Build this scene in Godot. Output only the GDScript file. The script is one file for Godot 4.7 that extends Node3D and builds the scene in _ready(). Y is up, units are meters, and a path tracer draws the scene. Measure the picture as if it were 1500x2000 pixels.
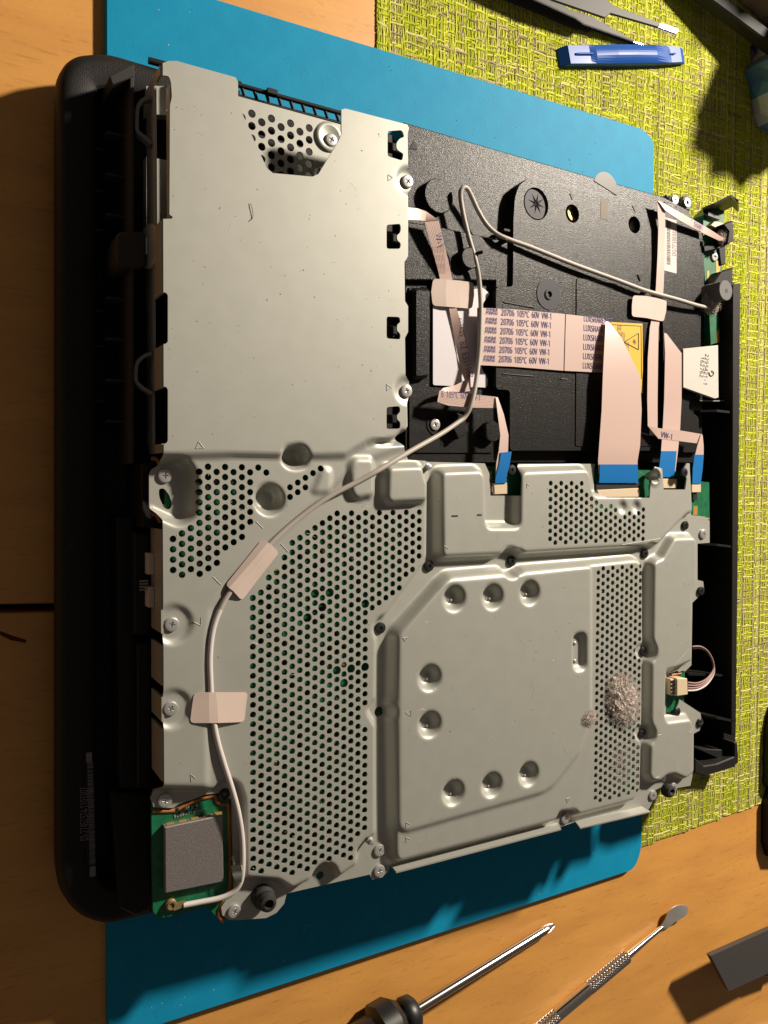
extends Node3D
# A partly dismantled games console on a blue silicone mat, lit by one warm lamp.
# Shapes are worked out in millimetres and written to the meshes in metres.

const MM := 0.001
const SHEET := 0.7          # thickness of the pressed steel sheet
const BASE := 30.0          # height of the lowest level of the pressed sheet above the mat
const LAMP := Vector3(640, 520, -530)

var mats := {}
var rng := RandomNumberGenerator.new()


# ---------------------------------------------------------------- shapes
class Shape:
	var v := PackedVector3Array()
	var n := PackedVector3Array()
	var c := PackedColorArray()
	var tint := Color.WHITE

	func corner(p: Vector3, nn: Vector3) -> void:
		v.append(p * 0.001)
		n.append(nn)
		c.append(tint)

	# corners run counter-clockwise seen from outside
	func tri(a: Vector3, b: Vector3, d: Vector3) -> void:
		var nn := (b - a).cross(d - a).normalized()
		corner(a, nn)
		corner(d, nn)
		corner(b, nn)

	func tri_n(a: Vector3, na: Vector3, b: Vector3, nb: Vector3, d: Vector3, nd: Vector3) -> void:
		corner(a, na)
		corner(d, nd)
		corner(b, nb)

	func quad(a: Vector3, b: Vector3, d: Vector3, e: Vector3) -> void:
		tri(a, b, d)
		tri(a, d, e)

	func quad_n(a: Vector3, na: Vector3, b: Vector3, nb: Vector3, d: Vector3, nd: Vector3, e: Vector3, ne: Vector3) -> void:
		tri_n(a, na, b, nb, d, nd)
		tri_n(a, na, d, nd, e, ne)

	func mesh() -> ArrayMesh:
		var a := []
		a.resize(Mesh.ARRAY_MAX)
		var uv := PackedVector2Array()
		uv.resize(v.size())
		for i in v.size():
			uv[i] = Vector2(v[i].x, v[i].z) * 10.0
		a[Mesh.ARRAY_VERTEX] = v
		a[Mesh.ARRAY_NORMAL] = n
		a[Mesh.ARRAY_COLOR] = c
		a[Mesh.ARRAY_TEX_UV] = uv
		var m := ArrayMesh.new()
		m.add_surface_from_arrays(Mesh.PRIMITIVE_TRIANGLES, a)
		return m

	# upright prism over a flat outline (x, z), its upper rim chamfered
	func prism(outline: PackedVector2Array, y0: float, y1: float, chamfer := 0.0) -> void:
		var p := outline.duplicate()
		if Geometry2D.is_polygon_clockwise(p):
			p.reverse()
		var k := p.size()
		var q := PackedVector2Array()
		for i in k:
			var e0 := (p[i] - p[(i + k - 1) % k]).normalized()
			var e1 := (p[(i + 1) % k] - p[i]).normalized()
			var m0 := Vector2(-e0.y, e0.x)
			var m1 := Vector2(-e1.y, e1.x)
			var b := m0 + m1
			b = b / maxf(0.35, b.dot(m0)) if b.length() > 0.1 else m0
			q.append(p[i] + b * chamfer)
		for i in k:
			var j := (i + 1) % k
			var a0 := Vector3(p[i].x, y0, p[i].y)
			var b0 := Vector3(p[j].x, y0, p[j].y)
			var a1 := Vector3(p[i].x, y1 - chamfer, p[i].y)
			var b1 := Vector3(p[j].x, y1 - chamfer, p[j].y)
			quad(b0, a0, a1, b1)
			if chamfer > 0.0:
				quad(b1, a1, Vector3(q[i].x, y1, q[i].y), Vector3(q[j].x, y1, q[j].y))
		var t := Geometry2D.triangulate_polygon(q if chamfer > 0.0 else p)
		var top := q if chamfer > 0.0 else p
		for i in range(0, t.size(), 3):
			var a := top[t[i]]
			var b := top[t[i + 1]]
			var d := top[t[i + 2]]
			if (b - a).cross(d - a) < 0.0:
				var s := b
				b = d
				d = s
			tri(Vector3(a.x, y1, a.y), Vector3(d.x, y1, d.y), Vector3(b.x, y1, b.y))
			tri(Vector3(a.x, y0, a.y), Vector3(b.x, y0, b.y), Vector3(d.x, y0, d.y))

	func box(at: Vector3, size: Vector3, turn := Basis.IDENTITY, chamfer := 0.0) -> void:
		var h := size / 2.0
		var s := Shape.new()
		s.tint = tint
		s.prism(PackedVector2Array([Vector2(-h.x, -h.z), Vector2(h.x, -h.z), Vector2(h.x, h.z), Vector2(-h.x, h.z)]), -h.y, h.y, chamfer)
		add(s, Transform3D(turn, at))

	func add(s: Shape, t: Transform3D) -> void:
		for i in s.v.size():
			v.append(t.basis * s.v[i] + t.origin * 0.001)
			n.append((t.basis * s.n[i]).normalized())
			c.append(s.c[i])

	# profile of (radius, height along the axis), turned about the axis
	func lathe(profile: Array, at: Vector3, axis := Vector3.UP, seg := 24, smooth_profile := false) -> void:
		var ax := axis.normalized()
		var u := ax.cross(Vector3.RIGHT if absf(ax.x) < 0.9 else Vector3.BACK).normalized()
		var w := ax.cross(u)
		var norm := []
		for i in profile.size() - 1:
			var d: Vector2 = profile[i + 1] - profile[i]
			norm.append(Vector2(d.y, -d.x).normalized())
		for i in profile.size() - 1:
			var p: Vector2 = profile[i]
			var q: Vector2 = profile[i + 1]
			var n0: Vector2 = norm[i]
			var n1: Vector2 = norm[i]
			if smooth_profile:
				n0 = (norm[maxi(i - 1, 0)] + norm[i]).normalized()
				n1 = (norm[mini(i + 1, norm.size() - 1)] + norm[i]).normalized()
			for k in seg:
				var a := TAU * k / seg
				var b := TAU * (k + 1) / seg
				var da := u * cos(a) + w * sin(a)
				var db := u * cos(b) + w * sin(b)
				quad_n(at + da * p.x + ax * p.y, da * n0.x + ax * n0.y, at + db * p.x + ax * p.y, db * n0.x + ax * n0.y, at + db * q.x + ax * q.y, db * n1.x + ax * n1.y, at + da * q.x + ax * q.y, da * n1.x + ax * n1.y)

	func disc(at: Vector3, r: float, y0: float, y1: float, chamfer := 0.0, seg := 24) -> void:
		lathe([Vector2(r, y0), Vector2(r, y1 - chamfer), Vector2(r - chamfer, y1), Vector2(0.001, y1)], Vector3(at.x, 0, at.z), Vector3.UP, seg)

	# flat ring or collar
	func ring(at: Vector3, r0: float, r1: float, y0: float, y1: float, seg := 24) -> void:
		lathe([Vector2(r1, y0), Vector2(r1, y1), Vector2(r0, y1), Vector2(r0, y0)], Vector3(at.x, 0, at.z), Vector3.UP, seg)

	func tube(pts: PackedVector3Array, r: float, seg := 10, close_ends := true) -> void:
		var prev_u := Vector3.ZERO
		var rows := []
		for i in pts.size():
			var d := (pts[mini(i + 1, pts.size() - 1)] - pts[maxi(i - 1, 0)]).normalized()
			var u := (prev_u - d * prev_u.dot(d)) if prev_u != Vector3.ZERO else d.cross(Vector3.UP if absf(d.y) < 0.9 else Vector3.RIGHT)
			u = u.normalized()
			prev_u = u
			var w := d.cross(u)
			var row := []
			for k in seg + 1:
				var a := TAU * k / seg
				row.append(u * cos(a) + w * sin(a))
			rows.append(row)
		for i in pts.size() - 1:
			for k in seg:
				var a: Vector3 = rows[i][k]
				var b: Vector3 = rows[i][k + 1]
				var d: Vector3 = rows[i + 1][k + 1]
				var e: Vector3 = rows[i + 1][k]
				quad_n(pts[i] + a * r, a, pts[i] + b * r, b, pts[i + 1] + d * r, d, pts[i + 1] + e * r, e)
		if close_ends:
			for end in [0, pts.size() - 1]:
				for k in seg:
					tri(pts[end], pts[end] + rows[end][k] * r, pts[end] + rows[end][k + 1] * r)

	# a thin band between two rows of points
	func band(left: PackedVector3Array, right: PackedVector3Array, thick: float) -> void:
		var nn := PackedVector3Array()
		var lean := 0.0
		for i in left.size():
			var a := maxi(i - 1, 0)
			var b := mini(i + 1, left.size() - 1)
			var d := (left[b] + right[b] - left[a] - right[a])
			var m := (right[i] - left[i]).cross(d).normalized()
			lean += m.y
			nn.append(m)
		if lean < 0.0:
			for i in nn.size():
				nn[i] = -nn[i]
			var swap := left
			left = right
			right = swap
		for i in left.size() - 1:
			var u0 := nn[i] * thick * 0.5
			var u1 := nn[i + 1] * thick * 0.5
			quad_n(left[i] + u0, nn[i], right[i] + u0, nn[i], right[i + 1] + u1, nn[i + 1], left[i + 1] + u1, nn[i + 1])
			quad_n(left[i] - u0, -nn[i], left[i + 1] - u1, -nn[i + 1], right[i + 1] - u1, -nn[i + 1], right[i] - u0, -nn[i])
			quad(left[i] - u0, left[i] + u0, left[i + 1] + u1, left[i + 1] - u1)
			quad(right[i] + u0, right[i] - u0, right[i + 1] - u1, right[i + 1] + u1)
		for i in [0, left.size() - 1]:
			var u := nn[i] * thick * 0.5
			quad(left[i] - u, right[i] - u, right[i] + u, left[i] + u)


func flat_points(a: Array) -> PackedVector2Array:
	var o := PackedVector2Array()
	for i in range(0, a.size(), 2):
		o.append(Vector2(a[i], a[i + 1]))
	return o


func space_points(a: Array) -> PackedVector3Array:
	var o := PackedVector3Array()
	for i in range(0, a.size(), 3):
		o.append(Vector3(a[i], a[i + 1], a[i + 2]))
	return o


# a soft curve through the points
func curve(p: PackedVector3Array, per := 8) -> PackedVector3Array:
	var o := PackedVector3Array()
	for i in p.size() - 1:
		var a := p[maxi(i - 1, 0)]
		var d := p[mini(i + 2, p.size() - 1)]
		for k in per:
			o.append(p[i].cubic_interpolate(p[i + 1], a, d, float(k) / per))
	o.append(p[p.size() - 1])
	return o


func curve_flat(p: PackedVector2Array, per := 6) -> PackedVector2Array:
	var o := PackedVector2Array()
	var k := p.size()
	for i in k:
		for j in per:
			o.append(p[i].cubic_interpolate(p[(i + 1) % k], p[(i + k - 1) % k], p[(i + 2) % k], float(j) / per))
	return o


# rounds every corner of an outline
func rounded(p: PackedVector2Array, r: float, steps := 4) -> PackedVector2Array:
	var o := PackedVector2Array()
	var k := p.size()
	for i in k:
		var a := p[(i + k - 1) % k] - p[i]
		var b := p[(i + 1) % k] - p[i]
		var q := minf(r, minf(a.length(), b.length()) * 0.45)
		var s := p[i] + a.normalized() * q
		var e := p[i] + b.normalized() * q
		for j in steps + 1:
			var t := float(j) / steps
			o.append(s.lerp(p[i], t).lerp(p[i].lerp(e, t), t))
	return o


func circle(at: Vector3, r: float, seg := 20) -> PackedVector2Array:
	var o := PackedVector2Array()
	for i in seg:
		o.append(Vector2(at.x + r * cos(TAU * i / seg), at.z + r * sin(TAU * i / seg)))
	return o


func rect(a: Vector2, b: Vector2) -> PackedVector2Array:
	return PackedVector2Array([a, Vector2(b.x, a.y), b, Vector2(a.x, b.y)])


# ---------------------------------------------------------------- nodes
func numbered(called: String, parent: Node) -> String:
	if not parent.has_node(called):
		return called
	var i := 1
	while parent.has_node("%s_%03d" % [called, i]):
		i += 1
	return "%s_%03d" % [called, i]


func part(called: String, s: Shape, m: Material, parent: Node, label := "") -> MeshInstance3D:
	return part_mesh(called, s.mesh(), m, parent, label)


func part_mesh(called: String, m: Mesh, material: Material, parent: Node, label := "") -> MeshInstance3D:
	var o := MeshInstance3D.new()
	o.name = numbered(called, parent)
	o.mesh = m
	o.material_override = material
	if label:
		o.set_meta("label", label)
	if parent.has_meta("category"):
		o.position = -parent.position
	parent.add_child(o, true)
	return o


func thing(called: String, label: String, category: String, at := Vector3.ZERO, group := "") -> Node3D:
	var o := Node3D.new()
	o.position = at * MM
	o.name = numbered(called, self)
	tag(o, label, category, group)
	add_child(o, true)
	return o


func tag(o: Node, label: String, category: String, group := "") -> void:
	o.set_meta("label", label)
	o.set_meta("category", category)
	if group:
		o.set_meta("group", group)


func words(text: String, at: Vector3, along: Vector3, height: float, m: Material, parent: Node, called := "print", face := Vector3.UP, font := "Droid Sans", wide := 0.0) -> void:
	var t := TextMesh.new()
	var f := SystemFont.new()
	f.font_names = PackedStringArray([font])
	t.font = f
	t.text = text
	t.font_size = 32
	t.pixel_size = height * MM / 23.0
	t.depth = 0.00004
	t.curve_step = 2.0
	t.horizontal_alignment = HORIZONTAL_ALIGNMENT_CENTER
	t.material = m
	var o := part_mesh(called, t, m, parent)
	var x := (along - face * along.dot(face)).normalized()
	var stretch := 1.0
	if wide > 0.0 and t.get_aabb().size.x > 0.0:
		stretch = wide * MM / t.get_aabb().size.x
	o.transform = Transform3D(Basis(x * stretch, face.cross(x), face), at * MM + o.position)


func cut_out(solid: CSGShape3D) -> Array:
	add_child(solid)
	await get_tree().process_frame
	await get_tree().process_frame
	var m: ArrayMesh = solid.bake_static_mesh()
	var v := PackedVector3Array()
	var n := PackedVector3Array()
	for s in m.get_surface_count():
		var a := m.surface_get_arrays(s)
		var ix: PackedInt32Array = a[Mesh.ARRAY_INDEX] if a[Mesh.ARRAY_INDEX] != null else PackedInt32Array(range(a[Mesh.ARRAY_VERTEX].size()))
		for i in ix:
			v.append(a[Mesh.ARRAY_VERTEX][i])
			n.append(a[Mesh.ARRAY_NORMAL][i])
	remove_child(solid)
	solid.free()
	return [v, n]


func as_shape(baked: Array) -> Shape:
	var s := Shape.new()
	for i in baked[0].size():
		s.corner(baked[0][i], baked[1][i])
	return s


# a prism as a solid for cutting, in millimetres
func solid(outline: PackedVector2Array, y0: float, y1: float, how := CSGShape3D.OPERATION_UNION) -> CSGPolygon3D:
	var g := CSGPolygon3D.new()
	var p := PackedVector2Array()
	for q in outline:
		p.append(Vector2(q.x, -q.y))
	if Geometry2D.is_polygon_clockwise(p):
		p.reverse()
	g.polygon = p
	g.depth = y1 - y0
	g.operation = how
	# the outline lies in x/y and is pushed along -z; lay it down with depth running upwards
	g.transform = Transform3D(Basis(Vector3.RIGHT, Vector3.FORWARD, Vector3.UP), Vector3(0, y1, 0))
	return g


# plate with holes right through
func pierced(outline: PackedVector2Array, y0: float, y1: float, holes: Array) -> Shape:
	var k := CSGCombiner3D.new()
	k.add_child(solid(outline, y0, y1))
	for h in holes:
		k.add_child(solid(h, y0 - 1.0, y1 + 1.0, CSGShape3D.OPERATION_SUBTRACTION))
	return as_shape(await cut_out(k))


# ---------------------------------------------------------------- materials
func lin(r: float, g: float, b: float) -> Color:
	return Color(r, g, b).linear_to_srgb()


func stuff(called: String, r: float, g: float, b: float, rough := 0.5, metal := 0.0, spec := 0.5) -> StandardMaterial3D:
	var m := StandardMaterial3D.new()
	m.resource_name = called
	m.albedo_color = lin(r, g, b)
	m.roughness = rough
	m.metallic = metal
	m.metallic_specular = spec
	mats[called] = m
	return m


func noise(freq: float, octaves := 3, kind := FastNoiseLite.TYPE_SIMPLEX, seeded := 1) -> FastNoiseLite:
	var f := FastNoiseLite.new()
	f.seed = seeded
	f.noise_type = kind
	f.frequency = freq
	f.fractal_octaves = octaves
	return f


func noise_picture(f: FastNoiseLite, size := 256, lo := Color.BLACK, hi := Color.WHITE) -> NoiseTexture2D:
	var t := NoiseTexture2D.new()
	t.width = size
	t.height = size
	t.seamless = true
	t.noise = f
	var g := Gradient.new()
	g.set_color(0, lo)
	g.set_color(1, hi)
	t.color_ramp = g
	return t


# triplanar layers measured in millimetres: one repeat of the picture per «every» mm
func grain(m: StandardMaterial3D, bump: Texture2D, every: float, depth_cm: float) -> void:
	m.heightmap_enabled = true
	m.heightmap_texture = bump
	m.heightmap_scale = depth_cm
	m.uv1_triplanar = true
	m.uv1_scale = Vector3.ONE * (1000.0 / every)


func materials() -> void:
	var fine := noise_picture(noise(0.09, 3), 256)
	var soft := noise_picture(noise(0.02, 4, FastNoiseLite.TYPE_SIMPLEX, 7), 256)
	var steel := stuff("steel_sheet", 0.45, 0.425, 0.36, 0.46, 0.3, 0.5)
	steel.albedo_texture = noise_picture(noise(0.02, 5, FastNoiseLite.TYPE_SIMPLEX, 11), 512, Color(0.975, 0.975, 0.97), Color(1, 1, 1))
	steel.albedo_color = lin(0.4, 0.4, 0.358)
	steel.uv1_triplanar = true
	steel.uv1_scale = Vector3.ONE * 9.0
	var zinc := stuff("zinc_screw", 0.55, 0.54, 0.53, 0.34, 0.6)
	zinc.vertex_color_use_as_albedo = false
	stuff("black_screw", 0.02, 0.02, 0.02, 0.4, 0.3)
	stuff("bright_steel", 0.5, 0.47, 0.43, 0.21, 1.0)
	var chrome := stuff("chrome", 0.75, 0.73, 0.7, 0.12, 1.0)
	chrome.anisotropy_enabled = false
	var can := stuff("can_lid", 0.5, 0.46, 0.455, 0.42, 0.6)
	can.albedo_texture = noise_picture(noise(0.16, 3, FastNoiseLite.TYPE_CELLULAR, 3), 256, Color(0.62, 0.61, 0.61), Color(1, 1, 1))
	grain(can, fine, 14.0, 0.003)
	var drive := stuff("drive_plastic", 0.013, 0.012, 0.0115, 0.35, 0.0, 0.34)
	grain(drive, noise_picture(noise(0.16, 2, FastNoiseLite.TYPE_SIMPLEX, 5), 256), 20.0, 0.0055)
	var shell := stuff("shell_plastic", 0.012, 0.0105, 0.0095, 0.58, 0.0, 0.35)
	grain(shell, noise_picture(noise(0.2, 2, FastNoiseLite.TYPE_SIMPLEX, 6), 256), 26.0, 0.008)
	stuff("smooth_black", 0.012, 0.011, 0.0105, 0.5, 0.0, 0.32)
	stuff("rib_black", 0.034, 0.031, 0.03, 0.55, 0.0, 0.35)
	stuff("rubber", 0.016, 0.015, 0.014, 0.75)
	stuff("grey_plastic", 0.17, 0.165, 0.16, 0.5, 0.0, 0.25)
	stuff("disc_grey", 0.07, 0.07, 0.08, 0.45, 0.0, 0.25)
	var pcb := stuff("circuit_green", 0.011, 0.175, 0.078, 0.4)
	pcb.albedo_texture = noise_picture(noise(0.03, 2, FastNoiseLite.TYPE_CELLULAR, 9), 256, Color(0.7, 0.78, 0.72), Color(1, 1, 1))
	pcb.uv1_triplanar = true
	pcb.uv1_scale = Vector3.ONE * 30.0
	stuff("copper_edge", 0.35, 0.12, 0.025, 0.4)
	stuff("gold_pad", 0.55, 0.33, 0.08, 0.35, 0.4)
	stuff("dull_brass", 0.26, 0.18, 0.085, 0.5, 0.3)
	stuff("satin_steel", 0.55, 0.53, 0.5, 0.36, 0.6)
	stuff("solder", 0.6, 0.6, 0.58, 0.3, 0.7)
	stuff("chip_black", 0.015, 0.015, 0.016, 0.45)
	stuff("cream_plastic", 0.62, 0.49, 0.33, 0.5)
	var ribbon := stuff("ribbon_pink", 0.54, 0.385, 0.335, 0.38)
	ribbon.metallic_specular = 0.62
	stuff("ribbon_line", 0.3, 0.19, 0.17, 0.4)
	stuff("ribbon_blue", 0.01, 0.16, 0.46, 0.35)
	stuff("ink_blue", 0.06, 0.04, 0.19, 0.6)
	stuff("ink_black", 0.012, 0.011, 0.012, 0.6)
	var tape := stuff("tape", 0.62, 0.5, 0.44, 0.55)
	tape.albedo_texture = soft_tint(soft)
	stuff("card_white", 0.64, 0.6, 0.64, 0.4)
	stuff("label_white", 0.55, 0.5, 0.47, 0.5)
	stuff("label_lilac", 0.17, 0.155, 0.17, 0.55)
	stuff("label_yellow", 0.72, 0.43, 0.02, 0.45)
	stuff("bracket_white", 0.56, 0.53, 0.48, 0.5)
	stuff("bracket_steel", 0.27, 0.265, 0.25, 0.4, 0.25)
	var cable := stuff("cable_grey", 0.4, 0.36, 0.32, 0.5)
	cable.rim_enabled = false
	stuff("cable_mauve", 0.3, 0.17, 0.16, 0.5)
	stuff("cable_white", 0.6, 0.55, 0.52, 0.5)
	var dust := stuff("dust_fibre", 0.58, 0.51, 0.455, 0.95, 0.0, 0.2)
	dust.vertex_color_use_as_albedo = true
	stuff("blue_plastic", 0.014, 0.075, 0.32, 0.36, 0.0, 0.24)
	var tool := stuff("tool_black", 0.055, 0.052, 0.05, 0.42, 0.2)
	grain(tool, fine, 12.0, 0.006)
	stuff("tweezer_black", 0.035, 0.033, 0.031, 0.5, 0.0, 0.3)
	stuff("handle_black", 0.012, 0.012, 0.012, 0.42)
	stuff("clear_tab", 0.06, 0.055, 0.052, 0.4, 0.0, 0.32)
	stuff("brass_mark", 0.13, 0.095, 0.06, 0.45, 0.0, 0.3)
	stuff("loop_steel", 0.2, 0.19, 0.18, 0.5, 0.2)
	stuff("tissue", 0.7, 0.66, 0.62, 0.85)
	var mat := stuff("silicone", 0.008, 0.258, 0.445, 0.55, 0.0, 0.22)
	mat.albedo_texture = noise_picture(noise(0.006, 4, FastNoiseLite.TYPE_SIMPLEX, 21), 512, Color(0.92, 0.95, 0.97), Color(1, 1, 1))
	grain(mat, fine, 40.0, 0.0015)
	var weave := stuff("straw", 1, 1, 1, 0.8, 0.0, 0.14)
	weave.vertex_color_use_as_albedo = true
	stuff("mat_backing", 0.17, 0.135, 0.045, 0.9)
	var bag := stuff("bag_film", 1, 1, 1, 0.25)
	bag.vertex_color_use_as_albedo = true
	var glow := stuff("lamp_glass", 0.8, 0.75, 0.68, 0.5)
	glow.emission_enabled = true
	glow.emission = Color(1.0, 0.95, 0.88)
	glow.emission_energy_multiplier = 6.0
	wood()


func soft_tint(_t: Texture2D) -> Texture2D:
	return noise_picture(noise(0.015, 4, FastNoiseLite.TYPE_SIMPLEX, 31), 256, Color(0.95, 0.94, 0.93), Color(1, 1, 1))


func wood() -> void:
	var size := 1024
	var broad := noise(1.0, 3, FastNoiseLite.TYPE_SIMPLEX, 41)
	var streak := noise(1.0, 3, FastNoiseLite.TYPE_SIMPLEX, 42)
	var pore := noise(1.0, 1, FastNoiseLite.TYPE_SIMPLEX, 43)
	var im := Image.create(size, size, false, Image.FORMAT_RGB8)
	for y in size:
		for x in size:
			# the picture is 500 mm wide
			var wx := x * 0.488
			var wy := y * 0.488 + 2.0 * broad.get_noise_2d(x * 0.006, y * 0.006)
			var b := broad.get_noise_2d(wx * 0.012, wy * 0.05)
			var s := streak.get_noise_2d(wx * 0.03, wy * 0.75)
			var f := streak.get_noise_2d(wx * 0.4 + 300.0, wy * 0.5)
			var p := pore.get_noise_2d(wx * 0.03 + 0.2 * wy, wy * 1.1)
			var k := 1.0 + 0.09 * b + 0.035 * s + 0.03 * f
			if p > 0.8:
				k *= 1.0 - 1.3 * (p - 0.8)
			im.set_pixel(x, y, Color(0.6 * k, 0.285 * k * (1.0 + 0.03 * b), 0.068 * k).linear_to_srgb())
	var m := stuff("table_wood", 1, 1, 1, 0.42, 0.0, 0.5)
	m.albedo_texture = ImageTexture.create_from_image(im)
	m.uv1_scale = Vector3(0.2, 0.2, 1)
	m.uv1_offset = Vector3(0.31, 0.13, 0)


# ---------------------------------------------------------------- the pressed steel sheet
const STEP := 0.72
var grid_at := Vector2(-97, -168)
var grid_w := 0
var grid_h := 0
var height := PackedFloat32Array()


func span(poly: PackedVector2Array, margin: float) -> Rect2i:
	var lo := poly[0]
	var hi := poly[0]
	for p in poly:
		lo = lo.min(p)
		hi = hi.max(p)
	var a := Vector2i(((lo - grid_at) / STEP - Vector2.ONE * margin / STEP).floor()).clamp(Vector2i.ZERO, Vector2i(grid_w - 1, grid_h - 1))
	var b := Vector2i(((hi - grid_at) / STEP + Vector2.ONE * margin / STEP).ceil()).clamp(Vector2i.ZERO, Vector2i(grid_w - 1, grid_h - 1))
	return Rect2i(a, b - a)


func soft_step(t: float) -> float:
	t = clampf(t, 0.0, 1.0)
	return t * t * (3.0 - 2.0 * t)


# for the grid cells round an outline: 1 inside, falling softly to 0 at «slope» mm outside it
func falloff(poly: PackedVector2Array, slope: float, r: Rect2i) -> PackedFloat32Array:
	var w := r.size.x + 1
	var o := PackedFloat32Array()
	o.resize(w * (r.size.y + 1))
	var k := poly.size()
	var near := PackedFloat32Array()
	near.resize(o.size())
	near.fill(slope)
	for i in k:
		var a := poly[i]
		var e := poly[(i + 1) % k] - a
		var l := maxf(e.length_squared(), 1e-9)
		var s := span(PackedVector2Array([a, a + e]), slope)
		for y in range(s.position.y, s.end.y + 1):
			for x in range(s.position.x, s.end.x + 1):
				var p := grid_at + Vector2(x, y) * STEP - a
				var d := (p - e * clampf(p.dot(e) / l, 0.0, 1.0)).length()
				var at := (y - r.position.y) * w + x - r.position.x
				if d < near[at]:
					near[at] = d
	for i in o.size():
		if near[i] < slope:
			o[i] = 1.0 - soft_step(near[i] / slope)
	for y in range(r.position.y, r.end.y + 1):
		var z := grid_at.y + y * STEP
		var xs := []
		for i in k:
			var a := poly[i]
			var b := poly[(i + 1) % k]
			if (a.y > z) != (b.y > z):
				xs.append(a.x + (b.x - a.x) * (z - a.y) / (b.y - a.y))
		xs.sort()
		for i in range(0, xs.size() - 1, 2):
			var x0 := maxi(ceili((xs[i] - grid_at.x) / STEP), r.position.x)
			var x1 := mini(floori((xs[i + 1] - grid_at.x) / STEP), r.end.x)
			for x in range(x0, x1 + 1):
				o[(y - r.position.y) * w + x - r.position.x] = 1.0
	return o


# mode 0 lifts to a level, 1 adds, 2 sinks to a level
func press(poly: PackedVector2Array, to: float, slope: float, mode: int) -> void:
	var r := span(poly, slope)
	var f := falloff(poly, slope, r)
	var n := 0
	for j in range(r.position.y, r.end.y + 1):
		for i in range(r.position.x, r.end.x + 1):
			var k := f[n]
			n += 1
			if k > 0.0:
				var at := j * grid_w + i
				if mode == 0:
					height[at] = maxf(height[at], BASE + (to - BASE) * k)
				elif mode == 1:
					height[at] += to * k
				else:
					height[at] = minf(height[at], lerpf(height[at], to, k))


func press_up(poly: PackedVector2Array, to: float, slope := 1.8) -> void:
	press(poly, to, slope, 0)


func press_add(poly: PackedVector2Array, by: float, slope := 1.4) -> void:
	press(poly, by, slope, 1)


func press_down(poly: PackedVector2Array, to: float, slope := 1.8) -> void:
	press(poly, to, slope, 2)


func sheet_height(x: float, z: float) -> float:
	var g := (Vector2(x, z) - grid_at) / STEP
	var i := clampi(int(g.x), 0, grid_w - 2)
	var j := clampi(int(g.y), 0, grid_h - 2)
	var f := g - Vector2(i, j)
	var a := lerpf(height[j * grid_w + i], height[j * grid_w + i + 1], f.x)
	var b := lerpf(height[(j + 1) * grid_w + i], height[(j + 1) * grid_w + i + 1], f.x)
	return lerpf(a, b, f.y)


func sheet_normal(x: float, z: float) -> Vector3:
	var e := 0.5
	return Vector3(sheet_height(x - e, z) - sheet_height(x + e, z), 2.0 * e, sheet_height(x, z - e) - sheet_height(x, z + e)).normalized()


# places of the punched holes inside a region; rows 3.05 mm apart, columns staggered
func holes_in(region: PackedVector2Array, origin: Vector3, keep_off: Array) -> PackedVector2Array:
	var o := PackedVector2Array()
	var lo := region[0]
	var hi := region[0]
	for p in region:
		lo = lo.min(p)
		hi = hi.max(p)
	for i in range(floori((lo.x - origin.x) / 2.655) - 1, ceili((hi.x - origin.x) / 2.655) + 2):
		for j in range(floori((lo.y - origin.z) / 3.06) - 2, ceili((hi.y - origin.z) / 3.06) + 2):
			var p := Vector2(origin.x + i * 2.655, origin.z + (j + 0.5 * posmod(i, 2)) * 3.06)
			if not Geometry2D.is_point_in_polygon(p, region):
				continue
			var free := true
			for k in keep_off:
				if p.distance_to(Vector2(k.x, k.z)) < k.y:
					free = false
			if free:
				o.append(p)
	return o


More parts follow.
